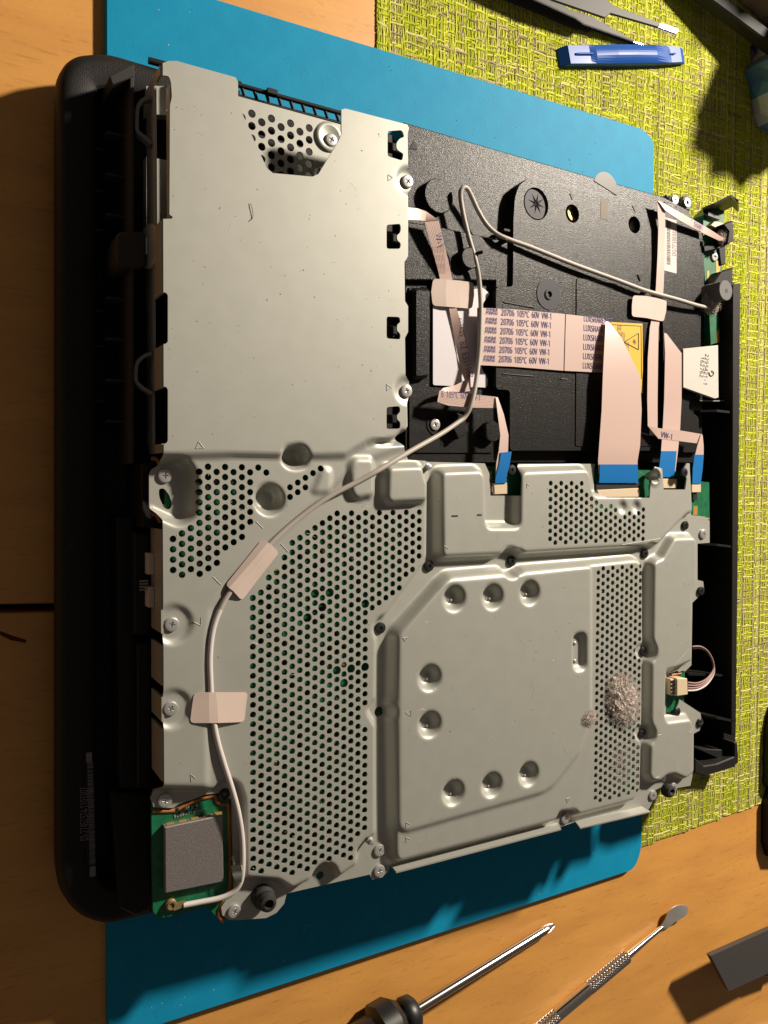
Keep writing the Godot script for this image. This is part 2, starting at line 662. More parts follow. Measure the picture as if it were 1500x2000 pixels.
func stamp_sheet() -> void:
	grid_w = ceili((153.5 - grid_at.x) / STEP) + 1
	grid_h = ceili((150.0 - grid_at.y) / STEP) + 1
	height.resize(grid_w * grid_h)
	height.fill(BASE)
	# perforated left plate
	press_up(flat_points([-96.49, -21.72, -2.52, -24.35, -2.27, -18.11, -1.81, -12.74, -2.04, 15.46, -5.19, 18.91, -18.7, 34.05, -22.07, 39.73, -22.37, 62.32, -23.36, 63.07, -25.72, 66.26, -23.33, 70.46, -22.34, 71.31, -22.18, 109.24, -25.76, 109.88, -29.09, 113.02, -29.27, 117.91, -35.45, 120.3, -37.93, 117.1, -41.13, 115.48, -43.92, 116.54, -46.68, 118.95, -52.67, 120.2, -57.46, 116.16, -64.4, 113.98, -68.47, 112.83, -68.76, 87.84, -70.26, 83.02, -72.74, 80.8, -75.69, 80.59, -79.26, 82.8, -97.05, 78.73]), 34.0, 1.7)
	# upper middle plate
	press_up(rounded(flat_points([4.41, -14.96, 20.93, -15.71, 22.8, -13.86, 23.44, 3.56, 24.86, 5.28, 38.22, 5.59, 39.92, 3.89, 39.94, -13.83, 41.39, -15.57, 72.94, -16.75, 74.9, -14.33, 75.82, -8.23, 77.79, -6.19, 103.97, -6.09, 105.33, -12.48, 106.04, -21.86, 132.6, -22.38, 134.81, 0.7, 130.92, 1.53, 113.82, 13.84, 101.7, 14.08, 39.56, 14.7, 37.09, 12.49, 33.46, 12.36, 31.09, 14.76, 5.07, 14.67]), 1.2), 34.2, 1.9)
	# big centre plate and the perforated strip on its right
	press_up(rounded(flat_points([-13.99, 41.69, -12.36, 39.52, 5.15, 24.53, 8.21, 22.32, 31.65, 21.85, 33.6, 24.25, 37.48, 24.46, 39.89, 21.88, 76.06, 21.22, 101.24, 20.46, 104.87, 22.33, 105.87, 55.75, 101.98, 56.67, 102.06, 60.54, 105.71, 62.22, 106, 90.45, 102.09, 91.18, 102.17, 95.09, 105.83, 96.96, 105.64, 117.01, 102.41, 121.19, 69.5, 121.06, 65.94, 118.28, 61.39, 117.78, 59.06, 120.99, -12.12, 120.83, -13.37, 118.73, -14.45, 71.39, -16.3, 69.34, -16.32, 65.78, -14.49, 64.24]), 1.0), 33.8, 1.9)
	press_add(rounded(flat_points([-13.32, 41.82, 5.18, 23.74, 39.18, 23.14, 74.94, 21.93, 75.99, 83.2, 69.89, 95.71, 56.74, 106.3, 51.58, 107.96, -10.45, 110.07, -12.96, 107.74]), 1.5), 1.1, 1.5)
	# right plate
	press_up(rounded(flat_points([112.15, 21.58, 117.38, 20.5, 124.43, 11.99, 136.74, 12.13, 138.11, 14.19, 138.54, 31.07, 135.7, 36.52, 136.44, 65.89, 126.71, 67.76, 120.35, 68.17, 119.87, 88.49, 121.2, 91.35, 136.44, 92.18, 138.56, 97.51, 139.02, 115.87, 134.1, 117.74, 126.85, 114.19, 122.04, 114.01, 117.66, 115.9, 113.58, 114.94, 111.66, 112.39, 112, 99.68, 114.37, 94.77, 112.08, 89.15, 111.86, 64.61, 114.51, 58.76, 112.24, 53.74]), 1.0), 34.0, 1.8)
	# left strip that stands a little higher beside the cable
	press_add(flat_points([-98.08, -21.66, -9.53, -24.84, -29.4, -18.31, -40.67, -8.95, -60.72, 7.46, -74.87, 18.94, -80.03, 27.06, -81.49, 36.6, -81.48, 80.8, -98.65, 77.65]), 0.9, 1.5)
	# blocks under the cover's corner
	press_up(rounded(flat_points([-19.06, -16.21, -6.05, -16.74, -5.41, -13.58, -3.93, -10.94, -4.1, -5.46, -18.2, -4.85, -19.4, -6.06]), 1.0), 37.3, 2.6)
	press_up(rounded(flat_points([-32.66, -18.72, -24.6, -19.39, -24.16, -6.92, -31.1, -6.1, -32.82, -8.97]), 2.0), 36.2, 1.6)
	press_up(rounded(flat_points([-42.94, -15.57, -39.64, -15.28, -40.17, -8.13, -46.19, -7.97]), 1.0), 35.7, 1.0)
	# cover of the supply, top left
	press_up(flat_points([-96.41, -139.06, -5.43, -164.39, -5.15, -123.4, -10.71, -28.21, -13.56, -28.8, -16.76, -25.92, -26.2, -24.94, -31.93, -21.92, -34.94, -20.01, -97.08, -18.95]), 36.4, 1.3)
	for s in [Vector3(-11.98, 36, -112.95), Vector3(-11.98, 36, -42.61)]:
		press_down(circle(s, 3.6), 35.5, 1.0)
	# screw pocket and dimples of the left plate
	press_down(rounded(flat_points([-98.05, -14.59, -95.81, -16.13, -87.91, -16.26, -86.07, -12.9, -86.43, -2.1, -89.07, -0.29, -98.1, -4.51]), 2.5), BASE, 2.6)
	press_down(circle(Vector3(-60.97, 33, -5.86), 3.3), 30.4, 1.6)
	press_down(rounded(flat_points([-55.09, -20.65, -50.5, -21.41, -49.43, -19.46, -49.79, -17.65, -53.33, -17.26, -55.09, -18.37]), 1.5), 30.0, 2.0)
	for s in [Vector3(-91.28, 33, 31.04), Vector3(-91.7, 33, 56.21)]:
		press_down(circle(s, 5.0), 33.9, 0.9)
	for s in [Vector3(-18.44, 30, 38.74), Vector3(-18.72, 30, 68.23), Vector3(1.41, 30, 18.14), Vector3(38.65, 30, 18.09), Vector3(110.02, 30, 59.92), Vector3(110.14, 30, 95.23), Vector3(110.06, 30, 18.12), Vector3(67.24, 30, 123.11), Vector3(-41.13, 30, 119.44)]:
		press_down(circle(s, 3.0), BASE, 1.8)
	# round dimples of the centre plate, each with a small nub
	for s in [Vector3(9.38, 34, 29.94), Vector3(26.53, 34, 30.51), Vector3(43.96, 34, 30.08), Vector3(-0.89, 34, 57.44), Vector3(-0.77, 34, 74.09), Vector3(9.53, 34, 100.46), Vector3(26.8, 34, 100.81), Vector3(44.36, 34, 99.86)]:
		press_down(circle(s, 2.4), 31.3, 2.6)
	press_down(rounded(flat_points([67.66, 49.23, 71.72, 49.18, 71.93, 61.35, 67.85, 61.31]), 1.2), 32.4, 1.7)
	for s in [Vector3(92.52, 33.5, -1.94), Vector3(100.43, 33.5, -1.86)]:
		press_down(circle(s, 1.2), 33.0, 1.6)
	press_down(circle(Vector3(110.89, 30, -14.69), 1.0), 28.6, 1.8)
	press_add(circle(Vector3(110.89, 30, -14.69), 3.2), 0.9, 1.2)
	soften()

# evens out the grid steps of the pressed slopes
func soften() -> void:
	for pass_no in 1:
		var old := height.duplicate()
		for j in range(1, grid_h - 1):
			for i in range(1, grid_w - 1):
				var at := j * grid_w + i
				height[at] = 0.25 * old[at] + 0.125 * (old[at - 1] + old[at + 1] + old[at - grid_w] + old[at + grid_w]) + 0.0625 * (old[at - grid_w - 1] + old[at - grid_w + 1] + old[at + grid_w - 1] + old[at + grid_w + 1])


# small arrows and ticks raised on the sheet
func stamped_marks(sheet: Node3D) -> void:
	for p in [flat_points([-65.43, 0.96, -63.07, 3.25]), flat_points([-56.9, 8.26, -54.28, 10.97]), flat_points([-79.2, 17.5, -76.65, 20.15]), flat_points([92.67, 13.56, 115.09, 11.7]), flat_points([130.68, 58.11, 134.84, 54.45]), flat_points([125.04, 67.01, 133.96, 60.76])]:
		stroke(sheet, [p[0], p[1]])
	for t in [flat_points([-83.86, -23.19, -84.8, -21.04, -82.33, -21.26]), flat_points([-19.58, -113.57, -19.57, -111.55, -17.81, -112.9]), flat_points([-19.84, -44.3, -19.83, -42.08, -17.85, -43.23]), flat_points([-85.34, 30.62, -82.84, 29.43, -83.01, 32.05]), flat_points([-10.93, 68.4, -8.65, 67.64, -8.64, 69.98]), flat_points([-10.5, 107.01, -8.61, 108.31, -10.49, 109.01]), flat_points([-9.87, 112.98, -7.97, 114.12, -9.64, 114.84]), flat_points([42.51, -11.14, 44.26, -10.18, 42.53, -9.6]), flat_points([5.35, 11.01, 7.11, 12.17, 5.58, 13.21]), flat_points([64.25, 113.42, 66.14, 113.58, 65.09, 115.23]), flat_points([-86.27, 76.7, -84.72, 78.23, -86.13, 78.91]), flat_points([-12.12, 42.22, -10.26, 42.21, -11.29, 43.54]), flat_points([116.87, 94.7, 115.34, 96.02, 118.46, 95.6]), flat_points([137.2, 96.16, 134.93, 97.87, 136.56, 97.21]), flat_points([114.49, 114.22, 116.34, 113.22, 117.61, 113.89])]:
		stroke(sheet, [t[0], t[1], t[2], t[0]])


func stroke(sheet: Node3D, pts: Array) -> void:
	var s := Shape.new()
	var o := PackedVector3Array()
	for i in pts.size() - 1:
		for k in 6:
			var p: Vector2 = pts[i].lerp(pts[i + 1], k / 5.0)
			o.append(Vector3(p.x, sheet_height(p.x, p.y) + 0.02, p.y))
	for i in o.size() - 1:
		if o[i].distance_to(o[i + 1]) > 0.01:
			s.tube(PackedVector3Array([o[i], o[i + 1]]), 0.13, 6, false)
	part("stamped_mark", s, mats.steel_sheet, sheet)


func sheet_outline() -> PackedVector2Array:
	var o := flat_points([-93.86, -130.73, -92.1, -131.76, -89.89, -132.34, -72.25, -132.12, -71.46, -130.97, -71.47, -124.63, -67.13, -116.04, -62.37, -107.34, -60.37, -106.18, -47.11, -107.63, -44.99, -108.84, -37.97, -120.55, -36.88, -123.05, -36.9, -130.82, -35.43, -131.48, -14.74, -131.56, -12.33, -131.59, -11.52, -130.59, -12.11, -128.42, -11.84, -116.93, -10.02, -115.58, -9.59, -112.92, -10.19, -110.76, -11.8, -108.76, -11.67, -87.92, -13.07, -85.67, -12.8, -72.68, -11.57, -71.1, -11.52, -62.49, -12.73, -60.3, -12.45, -47.73, -10.61, -45.78, -9.98, -42.86, -10.78, -40.04, -11.78, -37.9, -11.54, -30.61, -13.35, -27.42])
	o.append_array(flat_points([-9.86, -19.29, 1.58, -18.78, 25.92, -18.65]))
	o.append_array(flat_points([28.13, -14.89, 28.69, -6.69, 40.32, -6.65, 40.47, -15.03, 41.66, -18.74, 81.47, -19.4, 80.67, -16.9, 80.83, -7.78, 83.68, -5.69, 108.33, -5.59, 108.77, -13.81, 110.5, -18.59, 115.45, -18.01, 116.58, -9.06, 129.92, -9.07, 130.78, -13.76, 128.74, -17.97, 130.62, -20.44, 135.19, -20.3, 137.55, -18.31, 137.64, -1.4, 139.05, 2.23, 148.17, 3.06, 151.3, 5.18, 151.56, 14.88]))
	o.append_array(flat_points([143.5, 15.01, 143.92, 31.23, 147.67, 32.13, 148.45, 35.86, 145.79, 38.22, 140.82, 41.32, 140.85, 69.23, 136.9, 71.54, 135.24, 71.12, 126.14, 72.12, 124.92, 89.07, 129.47, 90.16, 133.57, 83.67, 147.52, 91.75, 148.3, 95.59, 147.04, 99.59, 142.65, 100.55, 142.79, 119.81, 141.54, 123.76, 128.29, 122.91, 126.93, 120.15, 118.97, 121.62, 118.41, 124.88, 115.66, 128.83]))
	o.append_array(flat_points([113.67, 130.14, 110.51, 127.72, 74.17, 127.28, 72.49, 126.08, 65.39, 126.49, 63.21, 124.99, -13.92, 124.1, -14.95, 125.87, -16.81, 127.07, -20.91, 126.99, -22.14, 124.88, -53.14, 123.75, -54.05, 126.94, -56.74, 129.3, -60.29, 130.05, -69.29, 128.3, -72.83, 127.35, -75, 125.12, -75.32, 122.57, -73.99, 120.95, -71.97, 120.15, -71.29, 117.52, -71.9, 88.63, -73.9, 88.24, -74.89, 86.1, -80.45, 85.7, -84.47, 86.53, -88.42, 87.03, -90.3, 87.93, -93.39, 87.31, -96.14, 86.46, -97.03, 83.79, -96.11, 81.64, -94.15, 80.6]))
	o.append_array(flat_points([-94.15, 0.01, -95.47, -1.82, -96.95, -3.2, -96.89, -13.08, -96.29, -14.59, -94.14, -16.12]))
	return o


func steel_sheet(console: Node3D) -> Node3D:
	stamp_sheet()
	var outline := sheet_outline()
	# closed double skin over the grid cells that touch the outline
	var wide := Geometry2D.offset_polygon(outline, 2.2)[0]
	var mask := falloff(wide, 0.01, Rect2i(0, 0, grid_w - 1, grid_h - 1))
	var cell := func(i: int, j: int) -> bool:
		return i >= 0 and j >= 0 and i < grid_w - 1 and j < grid_h - 1 and mask[j * grid_w + i] + mask[j * grid_w + i + 1] + mask[(j + 1) * grid_w + i] + mask[(j + 1) * grid_w + i + 1] > 3.9
	var st := SurfaceTool.new()
	st.begin(Mesh.PRIMITIVE_TRIANGLES)
	var put := func(i: int, j: int, low: float) -> Vector3:
		return Vector3(grid_at.x + i * STEP, height[j * grid_w + i] - low, grid_at.y + j * STEP)
	for j in grid_h - 1:
		for i in grid_w - 1:
			if not cell.call(i, j):
				continue
			var a: Vector3 = put.call(i, j, 0.0)
			var b: Vector3 = put.call(i + 1, j, 0.0)
			var c: Vector3 = put.call(i + 1, j + 1, 0.0)
			var d: Vector3 = put.call(i, j + 1, 0.0)
			var down := Vector3(0, -SHEET, 0)
			for t in [[a, b, c], [a, c, d], [a + down, c + down, b + down], [a + down, d + down, c + down]]:
				for p in t:
					st.add_vertex(p)
			var sides := []
			if not cell.call(i, j - 1): sides.append([b, a])
			if not cell.call(i + 1, j): sides.append([c, b])
			if not cell.call(i, j + 1): sides.append([d, c])
			if not cell.call(i - 1, j): sides.append([a, d])
			for s in sides:
				var p: Vector3 = s[0]
				var q: Vector3 = s[1]
				for w in [p, q, q + down, p, q + down, p + down]:
					st.add_vertex(w)
	st.generate_normals()
	var skin := CSGMesh3D.new()
	skin.mesh = st.commit()
	var trim := solid(outline, 10.0, 60.0, CSGShape3D.OPERATION_INTERSECTION)
	# punched holes
	var punch := []
	var wells := [Vector3(92, 34, -1.96), Vector3(99.89, 34, -1.88), Vector3(105.63, 34, 58.75), Vector3(105.76, 34, 93.47)]
	for w in wells.size():
		wells[w].y = 3.4
	var dimple := Vector3(-60.85, 34, -6.36)
	dimple.y = 6.4
	var big := [Vector3(-44.6, 34, 24.52), Vector3(-39.44, 34, 24.5), Vector3(-42.02, 34, 29.05), Vector3(-26.45, 34, 28.94), Vector3(-47.32, 34, 32.17), Vector3(-36.94, 34, 50.52), Vector3(-31.61, 34, 50.43), Vector3(-34.28, 34, 55.11), Vector3(-26.37, 34, 50.48)]
	for h in holes_in(flat_points([-67.31, 23.25, -64.28, 22.15, -61.73, 17.14, -56.55, 14.14, -53.75, 9.68, -51.28, 5.16, -40.97, -1.1, -4.48, -1.12, -3.95, 15.02, -12.03, 25.32, -25.26, 33.19, -25.14, 63.89, -27.89, 63.53, -27.86, 70.85, -25.11, 71.25, -24.98, 107.22, -27.73, 108.75, -30.66, 109.51, -30.64, 116.54, -37.94, 112.42, -40.2, 115.01, -45.4, 114.48, -47.05, 116.82, -67.46, 111.93]), Vector3(-66.16, 34, 40.24), []):
		var r := 1.03
		for b in big:
			if h.distance_to(Vector2(b.x, b.z)) < 1.5:
				r = 1.5
		punch.append([h, r])
	for h in holes_in(flat_points([-84.54, -15.17, -81.89, -16.89, -60.34, -17.1, -60.34, -13.42, -65.41, -13.06, -65.75, -9.88, -64.58, -4.32, -65.43, 2.03, -68.76, 4.02, -71.08, 8.37, -74.01, 10.15, -79.17, 16.79, -82.48, 17.85, -92.46, 17.31, -92.4, 4.93, -90.13, 3.79, -87.53, 1.72, -84.6, 0.56]), Vector3(-83.24, 34.9, -14.21), [dimple]):
		punch.append([h, 1.03])
	for h in holes_in(flat_points([-55.18, -10.88, -44.16, -17.54, -41.42, -16.26, -47.04, -11.91, -47.04, -8.62, -52.37, -5.36, -55.18, -5.38]), Vector3(-83.24, 34.9, -14.21), [dimple]):
		punch.append([h, 1.03])
	for h in holes_in(flat_points([52.79, -12.56, 71.46, -12.69, 71.53, -8.64, 74.56, -7.02, 76.81, -3.95, 88.04, -3.25, 105.92, -3.1, 106.25, 12.51, 53.14, 11.85]), Vector3(54.27, 34.2, -11.45), wells):
		punch.append([h, 1.0])
	for h in holes_in(flat_points([78.51, 23.82, 81.83, 21.91, 105.37, 21.72, 107.41, 118.5, 80.16, 118.24]), Vector3(80.15, 33.8, 42.75), wells):
		punch.append([h, 0.98])
	punch.append([Vector2(Vector3(-18.72, 30, 68.23).x, Vector3(-18.72, 30, 68.23).z), 1.8])
	punch.append([Vector2(Vector3(-41.13, 30, 120.66).x, Vector3(-41.13, 30, 120.66).z), 1.4])
	var drill := Shape.new()
	for h in punch:
		drill.lathe([Vector2(0.0, 20.0), Vector2(h[1], 20.0), Vector2(h[1], 45.0), Vector2(0.0, 45.0)], Vector3(h[0].x, 0, h[0].y), Vector3.UP, 14)
	var rods := SurfaceTool.new()
	rods.begin(Mesh.PRIMITIVE_TRIANGLES)
	for i in range(0, drill.v.size(), 3):
		if (drill.v[i + 1] - drill.v[i]).cross(drill.v[i + 2] - drill.v[i]).length() < 1e-12:
			continue
		for k in 3:
			rods.add_vertex((drill.v[i + k] * 1000.0).snappedf(0.0001))
	rods.generate_normals()
	var cutters := CSGMesh3D.new()
	cutters.mesh = rods.commit()
	cutters.operation = CSGShape3D.OPERATION_SUBTRACTION
	var k := CSGCombiner3D.new()
	k.add_child(skin)
	k.add_child(trim)
	k.add_child(cutters)
	# windows of the cover, slots and openings
	for w in [flat_points([-19.85, -127.75, -14.32, -129.29, -13.52, -127.95, -13.51, -127.1, -15.11, -126.42, -16.48, -124.44, -16.28, -122.47, -14.68, -121.95, -13.68, -121.65, -14.07, -119.2, -19.81, -119.56]), flat_points([-20.09, -97, -14.95, -98.18, -14.54, -97.22, -14.73, -95.15, -16.13, -94.25, -15.92, -92.42, -14.52, -91.95, -14.7, -89.88, -20.05, -89.09]), flat_points([-19.95, -66.76, -14.78, -67.14, -14.57, -65.28, -15.77, -64.64, -15.96, -62.4, -14.55, -61.68, -14.54, -59.62, -19.91, -59.46]), flat_points([-19.8, -36.62, -14.62, -37.23, -14.4, -35.17, -15.81, -34.24, -15.6, -32.52, -14.38, -31.88, -14.37, -29.63, -19.77, -29.26]), flat_points([-96.82, -65.4, -93.32, -65.82, -92.73, -65.16, -92.8, -51.62, -93.54, -50.97, -96.91, -50.66]), flat_points([-96.97, -38.36, -93.45, -38.74, -92.87, -38.03, -92.94, -22.91, -93.69, -22.15, -97.06, -22.05]), flat_points([-96.48, -126.77, -92.12, -127.58, -91.54, -125.99, -91.27, -121.71, -91.87, -119.4, -92.17, -88.08, -91.29, -87.94, -91.29, -87.2, -96.71, -86.16]), flat_points([-94.1, -9.03, -92.58, -9.33, -90.92, -7.19, -90.01, -4.42, -90.79, -2.74, -92.46, -3.22, -93.96, -6.44]), flat_points([124.84, 71.53, 132.6, 70.6, 133.27, 84.77, 129.47, 90.16, 124.92, 89.07])]:
		k.add_child(solid(rounded(w, 0.8, 2), 15.0, 50.0, CSGShape3D.OPERATION_SUBTRACTION))
	var baked: Array = await cut_out(k)
	var tilt := PackedVector3Array()
	tilt.resize(height.size())
	tilt.fill(Vector3.UP)
	for j in range(1, grid_h - 1):
		for i in range(1, grid_w - 1):
			var at := j * grid_w + i
			tilt[at] = Vector3(height[at - 1] - height[at + 1], 2.0 * STEP, height[at - grid_w] - height[at + grid_w]).normalized()
	var s := Shape.new()
	var bv: PackedVector3Array = baked[0]
	for i in range(0, bv.size(), 3):
		var a := bv[i]
		var b := bv[i + 1]
		var d := bv[i + 2]
		var fn := (d - a).cross(b - a)
		if fn.length() < 1e-9:
			continue
		fn = fn.normalized()
		if fn.y < 0.2:
			s.corner(a, fn)
			s.corner(b, fn)
			s.corner(d, fn)
			continue
		for q in [a, b, d]:
			var g := (Vector2(q.x, q.z) - grid_at) / STEP
			var i0 := clampi(int(g.x), 0, grid_w - 2)
			var at := clampi(int(g.y), 0, grid_h - 2) * grid_w + i0
			var u := g.x - floorf(g.x)
			var sn := tilt[at].lerp(tilt[at + 1], u).lerp(tilt[at + grid_w].lerp(tilt[at + grid_w + 1], u), g.y - floorf(g.y)).normalized()
			s.corner(q, sn if fn.dot(sn) > 0.7 else fn)
	return part("steel_shield", s, mats.steel_sheet, console, "perforated pressed steel shield sheet covering the front and middle")


# ---------------------------------------------------------------- screws
var screw_meshes := {}


func screw_mesh(kind: String) -> Mesh:
	if screw_meshes.has(kind):
		return screw_meshes[kind]
	var head := Shape.new()
	var r := 2.0
	if kind == "pan":
		r = 2.15
		head.lathe([Vector2(r, 0.0), Vector2(r, 0.5), Vector2(r - 0.1, 0.66), Vector2(r - 0.35, 0.76), Vector2(1.0, 0.84), Vector2(0.7, 0.3), Vector2(0.001, 0.1)], Vector3.ZERO, Vector3.UP, 24)
		r = 2.0
	else:
		head.lathe([Vector2(r, 0.0), Vector2(r, 0.55), Vector2(r - 0.25, 0.8), Vector2(0.72, 0.95), Vector2(0.6, 0.5), Vector2(0.001, 0.1)], Vector3.ZERO, Vector3.UP, 24)
	# the four slots of the cross are cut as channels with raised walls between them
	var top := 0.86 if kind == "pan" else 0.97
	for k in 4:
		var turn := Basis(Vector3.UP, PI / 2.0 * k + 0.35)
		head.add(wedge(top), Transform3D(turn, Vector3.ZERO))
	screw_meshes[kind] = head.mesh()
	return screw_meshes[kind]


# a small raised quarter that leaves a cross-shaped slot between its neighbours
func wedge(top: float) -> Shape:
	var s := Shape.new()
	s.prism(PackedVector2Array([Vector2(0.2, 0.2), Vector2(1.15, 0.2), Vector2(0.98, 0.62), Vector2(0.62, 0.98), Vector2(0.2, 1.15)]), top - 0.9, top - 0.02, 0.06)
	return s


func put_screw(at: Vector3, parent: Node, black := false, lean := Vector3.UP) -> void:
	var o := part_mesh("screw", screw_mesh("flat" if black else "pan"), mats.black_screw if black else mats.zinc_screw, parent)
	var x := lean.cross(Vector3.BACK).normalized()
	var turn := Basis(x, lean, x.cross(lean)) * Basis(Vector3.UP, rng.randf() * TAU)
	o.transform = Transform3D(turn, at * MM + o.position)


# ---------------------------------------------------------------- the console
func shell_outline() -> PackedVector2Array:
	var a := flat_points([-107.26, 128.72, -113.42, 124.92, -117.33, 120.62, -120.12, 115.21, -121.39, 107.64, -121.46, 99.58, -119.4, -125.22, -118.91, -131.4, -117, -135.98, -113.47, -139.33, -105.24, -142.25])
	var o := PackedVector2Array()
	for p in a:
		o.append(p)
	o.append(Vector2(150, -131))
	o.append(Vector2(164, -120))
	o.append(Vector2(164, 120))
	o.append(Vector2(150, 131))
	return rounded(o, 9.0, 3)


func lower_shell(console: Node3D) -> void:
	var p := shell_outline()
	if Geometry2D.is_polygon_clockwise(p):
		p.reverse()
	var k := p.size()
	var s := Shape.new()
	var rows := []
	var rim := [Vector2(6, 0.4), Vector2(2.4, 1.6), Vector2(0.6, 4.5), Vector2(0, 8), Vector2(0.3, 11), Vector2(1.2, 13.2), Vector2(2.6, 14.1), Vector2(4.0, 14.3), Vector2(10.2, 14.0), Vector2(10.9, 13.4), Vector2(11.2, 12.4), Vector2(11.4, 4.0)]
	for q in rim:
		var row := []
		for i in k:
			var e0 := (p[i] - p[(i + k - 1) % k]).normalized()
			var e1 := (p[(i + 1) % k] - p[i]).normalized()
			var m0 := Vector2(-e0.y, e0.x)
			var b := m0 + Vector2(-e1.y, e1.x)
			b = b / maxf(0.4, b.dot(m0))
			row.append([Vector3(p[i].x + b.x * q.x, q.y, p[i].y + b.y * q.x), Vector3(-b.x, 0, -b.y).normalized()])
		rows.append(row)
	for j in rim.size() - 1:
		var d: Vector2 = rim[j + 1] - rim[j]
		var d0: Vector2 = rim[j] - rim[maxi(j - 1, 0)]
		var d2: Vector2 = rim[mini(j + 2, rim.size() - 1)] - rim[j + 1]
		var sharp: bool = j >= 8
		var n0 := d.normalized() if sharp else (d.normalized() + d0.normalized()).normalized()
		var n1 := d.normalized() if sharp else (d.normalized() + d2.normalized()).normalized()
		for i in k:
			var a: Array = rows[j][i]
			var b: Array = rows[j][(i + 1) % k]
			var c: Array = rows[j + 1][(i + 1) % k]
			var e: Array = rows[j + 1][i]
			s.quad_n(b[0], b[1] * n0.y + Vector3.UP * n0.x, a[0], a[1] * n0.y + Vector3.UP * n0.x, e[0], e[1] * n1.y + Vector3.UP * n1.x, c[0], c[1] * n1.y + Vector3.UP * n1.x)
	var flat := PackedVector2Array()
	for q in rows[rim.size() - 1]:
		flat.append(Vector2(q[0].x, q[0].z))
	s.prism(Geometry2D.offset_polygon(flat, 0.3)[0], 0.5, 4.0)
	var shell := part("lower_shell", s, mats.shell_plastic, console, "black plastic lower shell with a rounded front lip")
	for f in [Vector2(-95, -110), Vector2(-95, 110), Vector2(130, -105), Vector2(130, 105)]:
		var foot := Shape.new()
		foot.disc(Vector3(f.x, 0, f.y), 7.0, 0.02, 0.6, 0.1)
		part("rubber_foot", foot, mats.rubber, shell)
	# bar-code label lying on the front lip
	var label := Shape.new()
	label.prism(flat_points([-113.4, 71.77, -111.31, 71.95, -110.71, 111.12, -112.96, 110.73]), 14.3, 14.42)
	var strip := part("serial_label", label, mats.smooth_black, shell, "dark serial label with lilac bars")
	var bars := Shape.new()
	var a := Vector3(-111.64, 14.5, 75.22)
	var b := Vector3(-111.14, 14.5, 107.29)
	var t := 0.0
	while t < 1.0:
		var w := rng.randf_range(0.004, 0.012)
		var at := a.lerp(b, t)
		bars.box(Vector3(at.x, 14.45, at.z), Vector3(1.7, 0.05, w * 33.0))
		t += w + rng.randf_range(0.005, 0.013)
	bars.box(Vector3(-111.92, 14.45, 73.44), Vector3(1.7, 0.05, 3.0))
	bars.box(Vector3(-111.15, 14.45, 109.24), Vector3(1.7, 0.05, 3.2))
	part("bar_code", bars, mats.label_lilac, strip).set_meta("kind", "stuff")
	words("03-27452374-1103307", Vector3(-113.4, 14.46, 90.82), Vector3(0, 0, -1), 0.9, mats.label_lilac, strip, "print", Vector3.UP, "Droid Sans", 16.5)
	# inner walls and ribs of the front
	var wall := Shape.new()
	wall.prism(flat_points([-100.58, -130.12, -99.4, -130.42, -100.12, -16.64, -101.31, -16.62]), 4.0, 25.0, 0.2)
	wall.prism(flat_points([-106.38, -128.67, -100.26, -133.6, -99.38, -133.83, -99.4, -130.42, -105.54, -126.53]), 9.0, 25.2, 0.2)
	part("front_wall", wall, mats.rib_black, console)
	for y in [250, 330, 408, 570, 650, 731, 812]:
		var rib := Shape.new()
		var at := un_left(y)
		rib.prism(rect(Vector2(at.x - 5.2, at.y - 0.4), Vector2(at.x + 0.5, at.y + 0.4)), 4.0, 17.0, 0.15)
		part("rib", rib, mats.rib_black, console)
	for y in [270, 352, 430, 590, 660, 770]:
		var rib := Shape.new()
		var at := un_left(y) + Vector2(-7.0, 0)
		rib.prism(rect(Vector2(at.x - 2.0, at.y - 0.4), Vector2(at.x + 2.0, at.y + 0.4)), 4.0, 11.0, 0.15)
		part("rib", rib, mats.rib_black, console)
	var lug := Shape.new()
	lug.prism(rounded(flat_points([-104.87, -84.21, -96.48, -85.54, -96.54, -74.68, -103.5, -73.73, -105.22, -75.57]), 2.0), 4.0, 26.0, 0.5)
	part("screw_housing", lug, mats.rib_black, console)
	var tab := Shape.new()
	tab.lathe([Vector2(6.6, -0.6), Vector2(6.6, 0.6), Vector2(5.9, 0.9), Vector2(0.01, 0.9)], Vector3(-94.92, 25, -81.51), Vector3(-1, 0.25, 0), 28)
	tab.box(Vector3(-95.37, 25, -81.44) + Vector3(-0.75, 0.2, 0), Vector3(0.5, 1.0, 5.0), Basis(Vector3.BACK, 0.25))
	part("round_tab", tab, mats.steel_sheet, console)
	for pts in [space_points([-94.69, 27, -124.78, -96.52, 26.5, -124.25, -97.78, 25.5, -123.17, -98.42, 25, -121.14, -98.61, 25, -115.44, -97.56, 25.6, -113.95, -96.26, 26.4, -112.73, -94.77, 27, -111.34]), space_points([-95.12, 27, -49.5, -96.96, 26.5, -48.81, -98.54, 25.5, -47.3, -99.19, 25, -45.8, -99.36, 25, -41.53, -98.01, 25.6, -39.58, -96.4, 26.4, -38.38, -95.18, 27, -37.63])]:
		var loop := Shape.new()
		var fine_curve := curve(pts, 4)
		var foot_row := PackedVector3Array()
		for top_point in fine_curve:
			foot_row.append(top_point - Vector3(0, 3.2, 0))
		loop.band(fine_curve, foot_row, 1.0)
		part("steel_loop", loop, mats.loop_steel, console)
	var ledge := Shape.new()
	ledge.prism(flat_points([-99.6, 4.23, -95.01, 4.35, -95.19, 35.89, -99.8, 35.48]), 4.0, 22.0, 0.6)
	ledge.prism(flat_points([-98.46, 38.31, -94.11, 38.72, -94.37, 84.54, -98.74, 83.73]), 4.0, 20.0, 0.6)
	ledge.prism(flat_points([-103.51, -0.27, -98.28, -0.19, -98.19, 85.18, -103.17, 84.25]), 4.0, 16.0, 0.6)
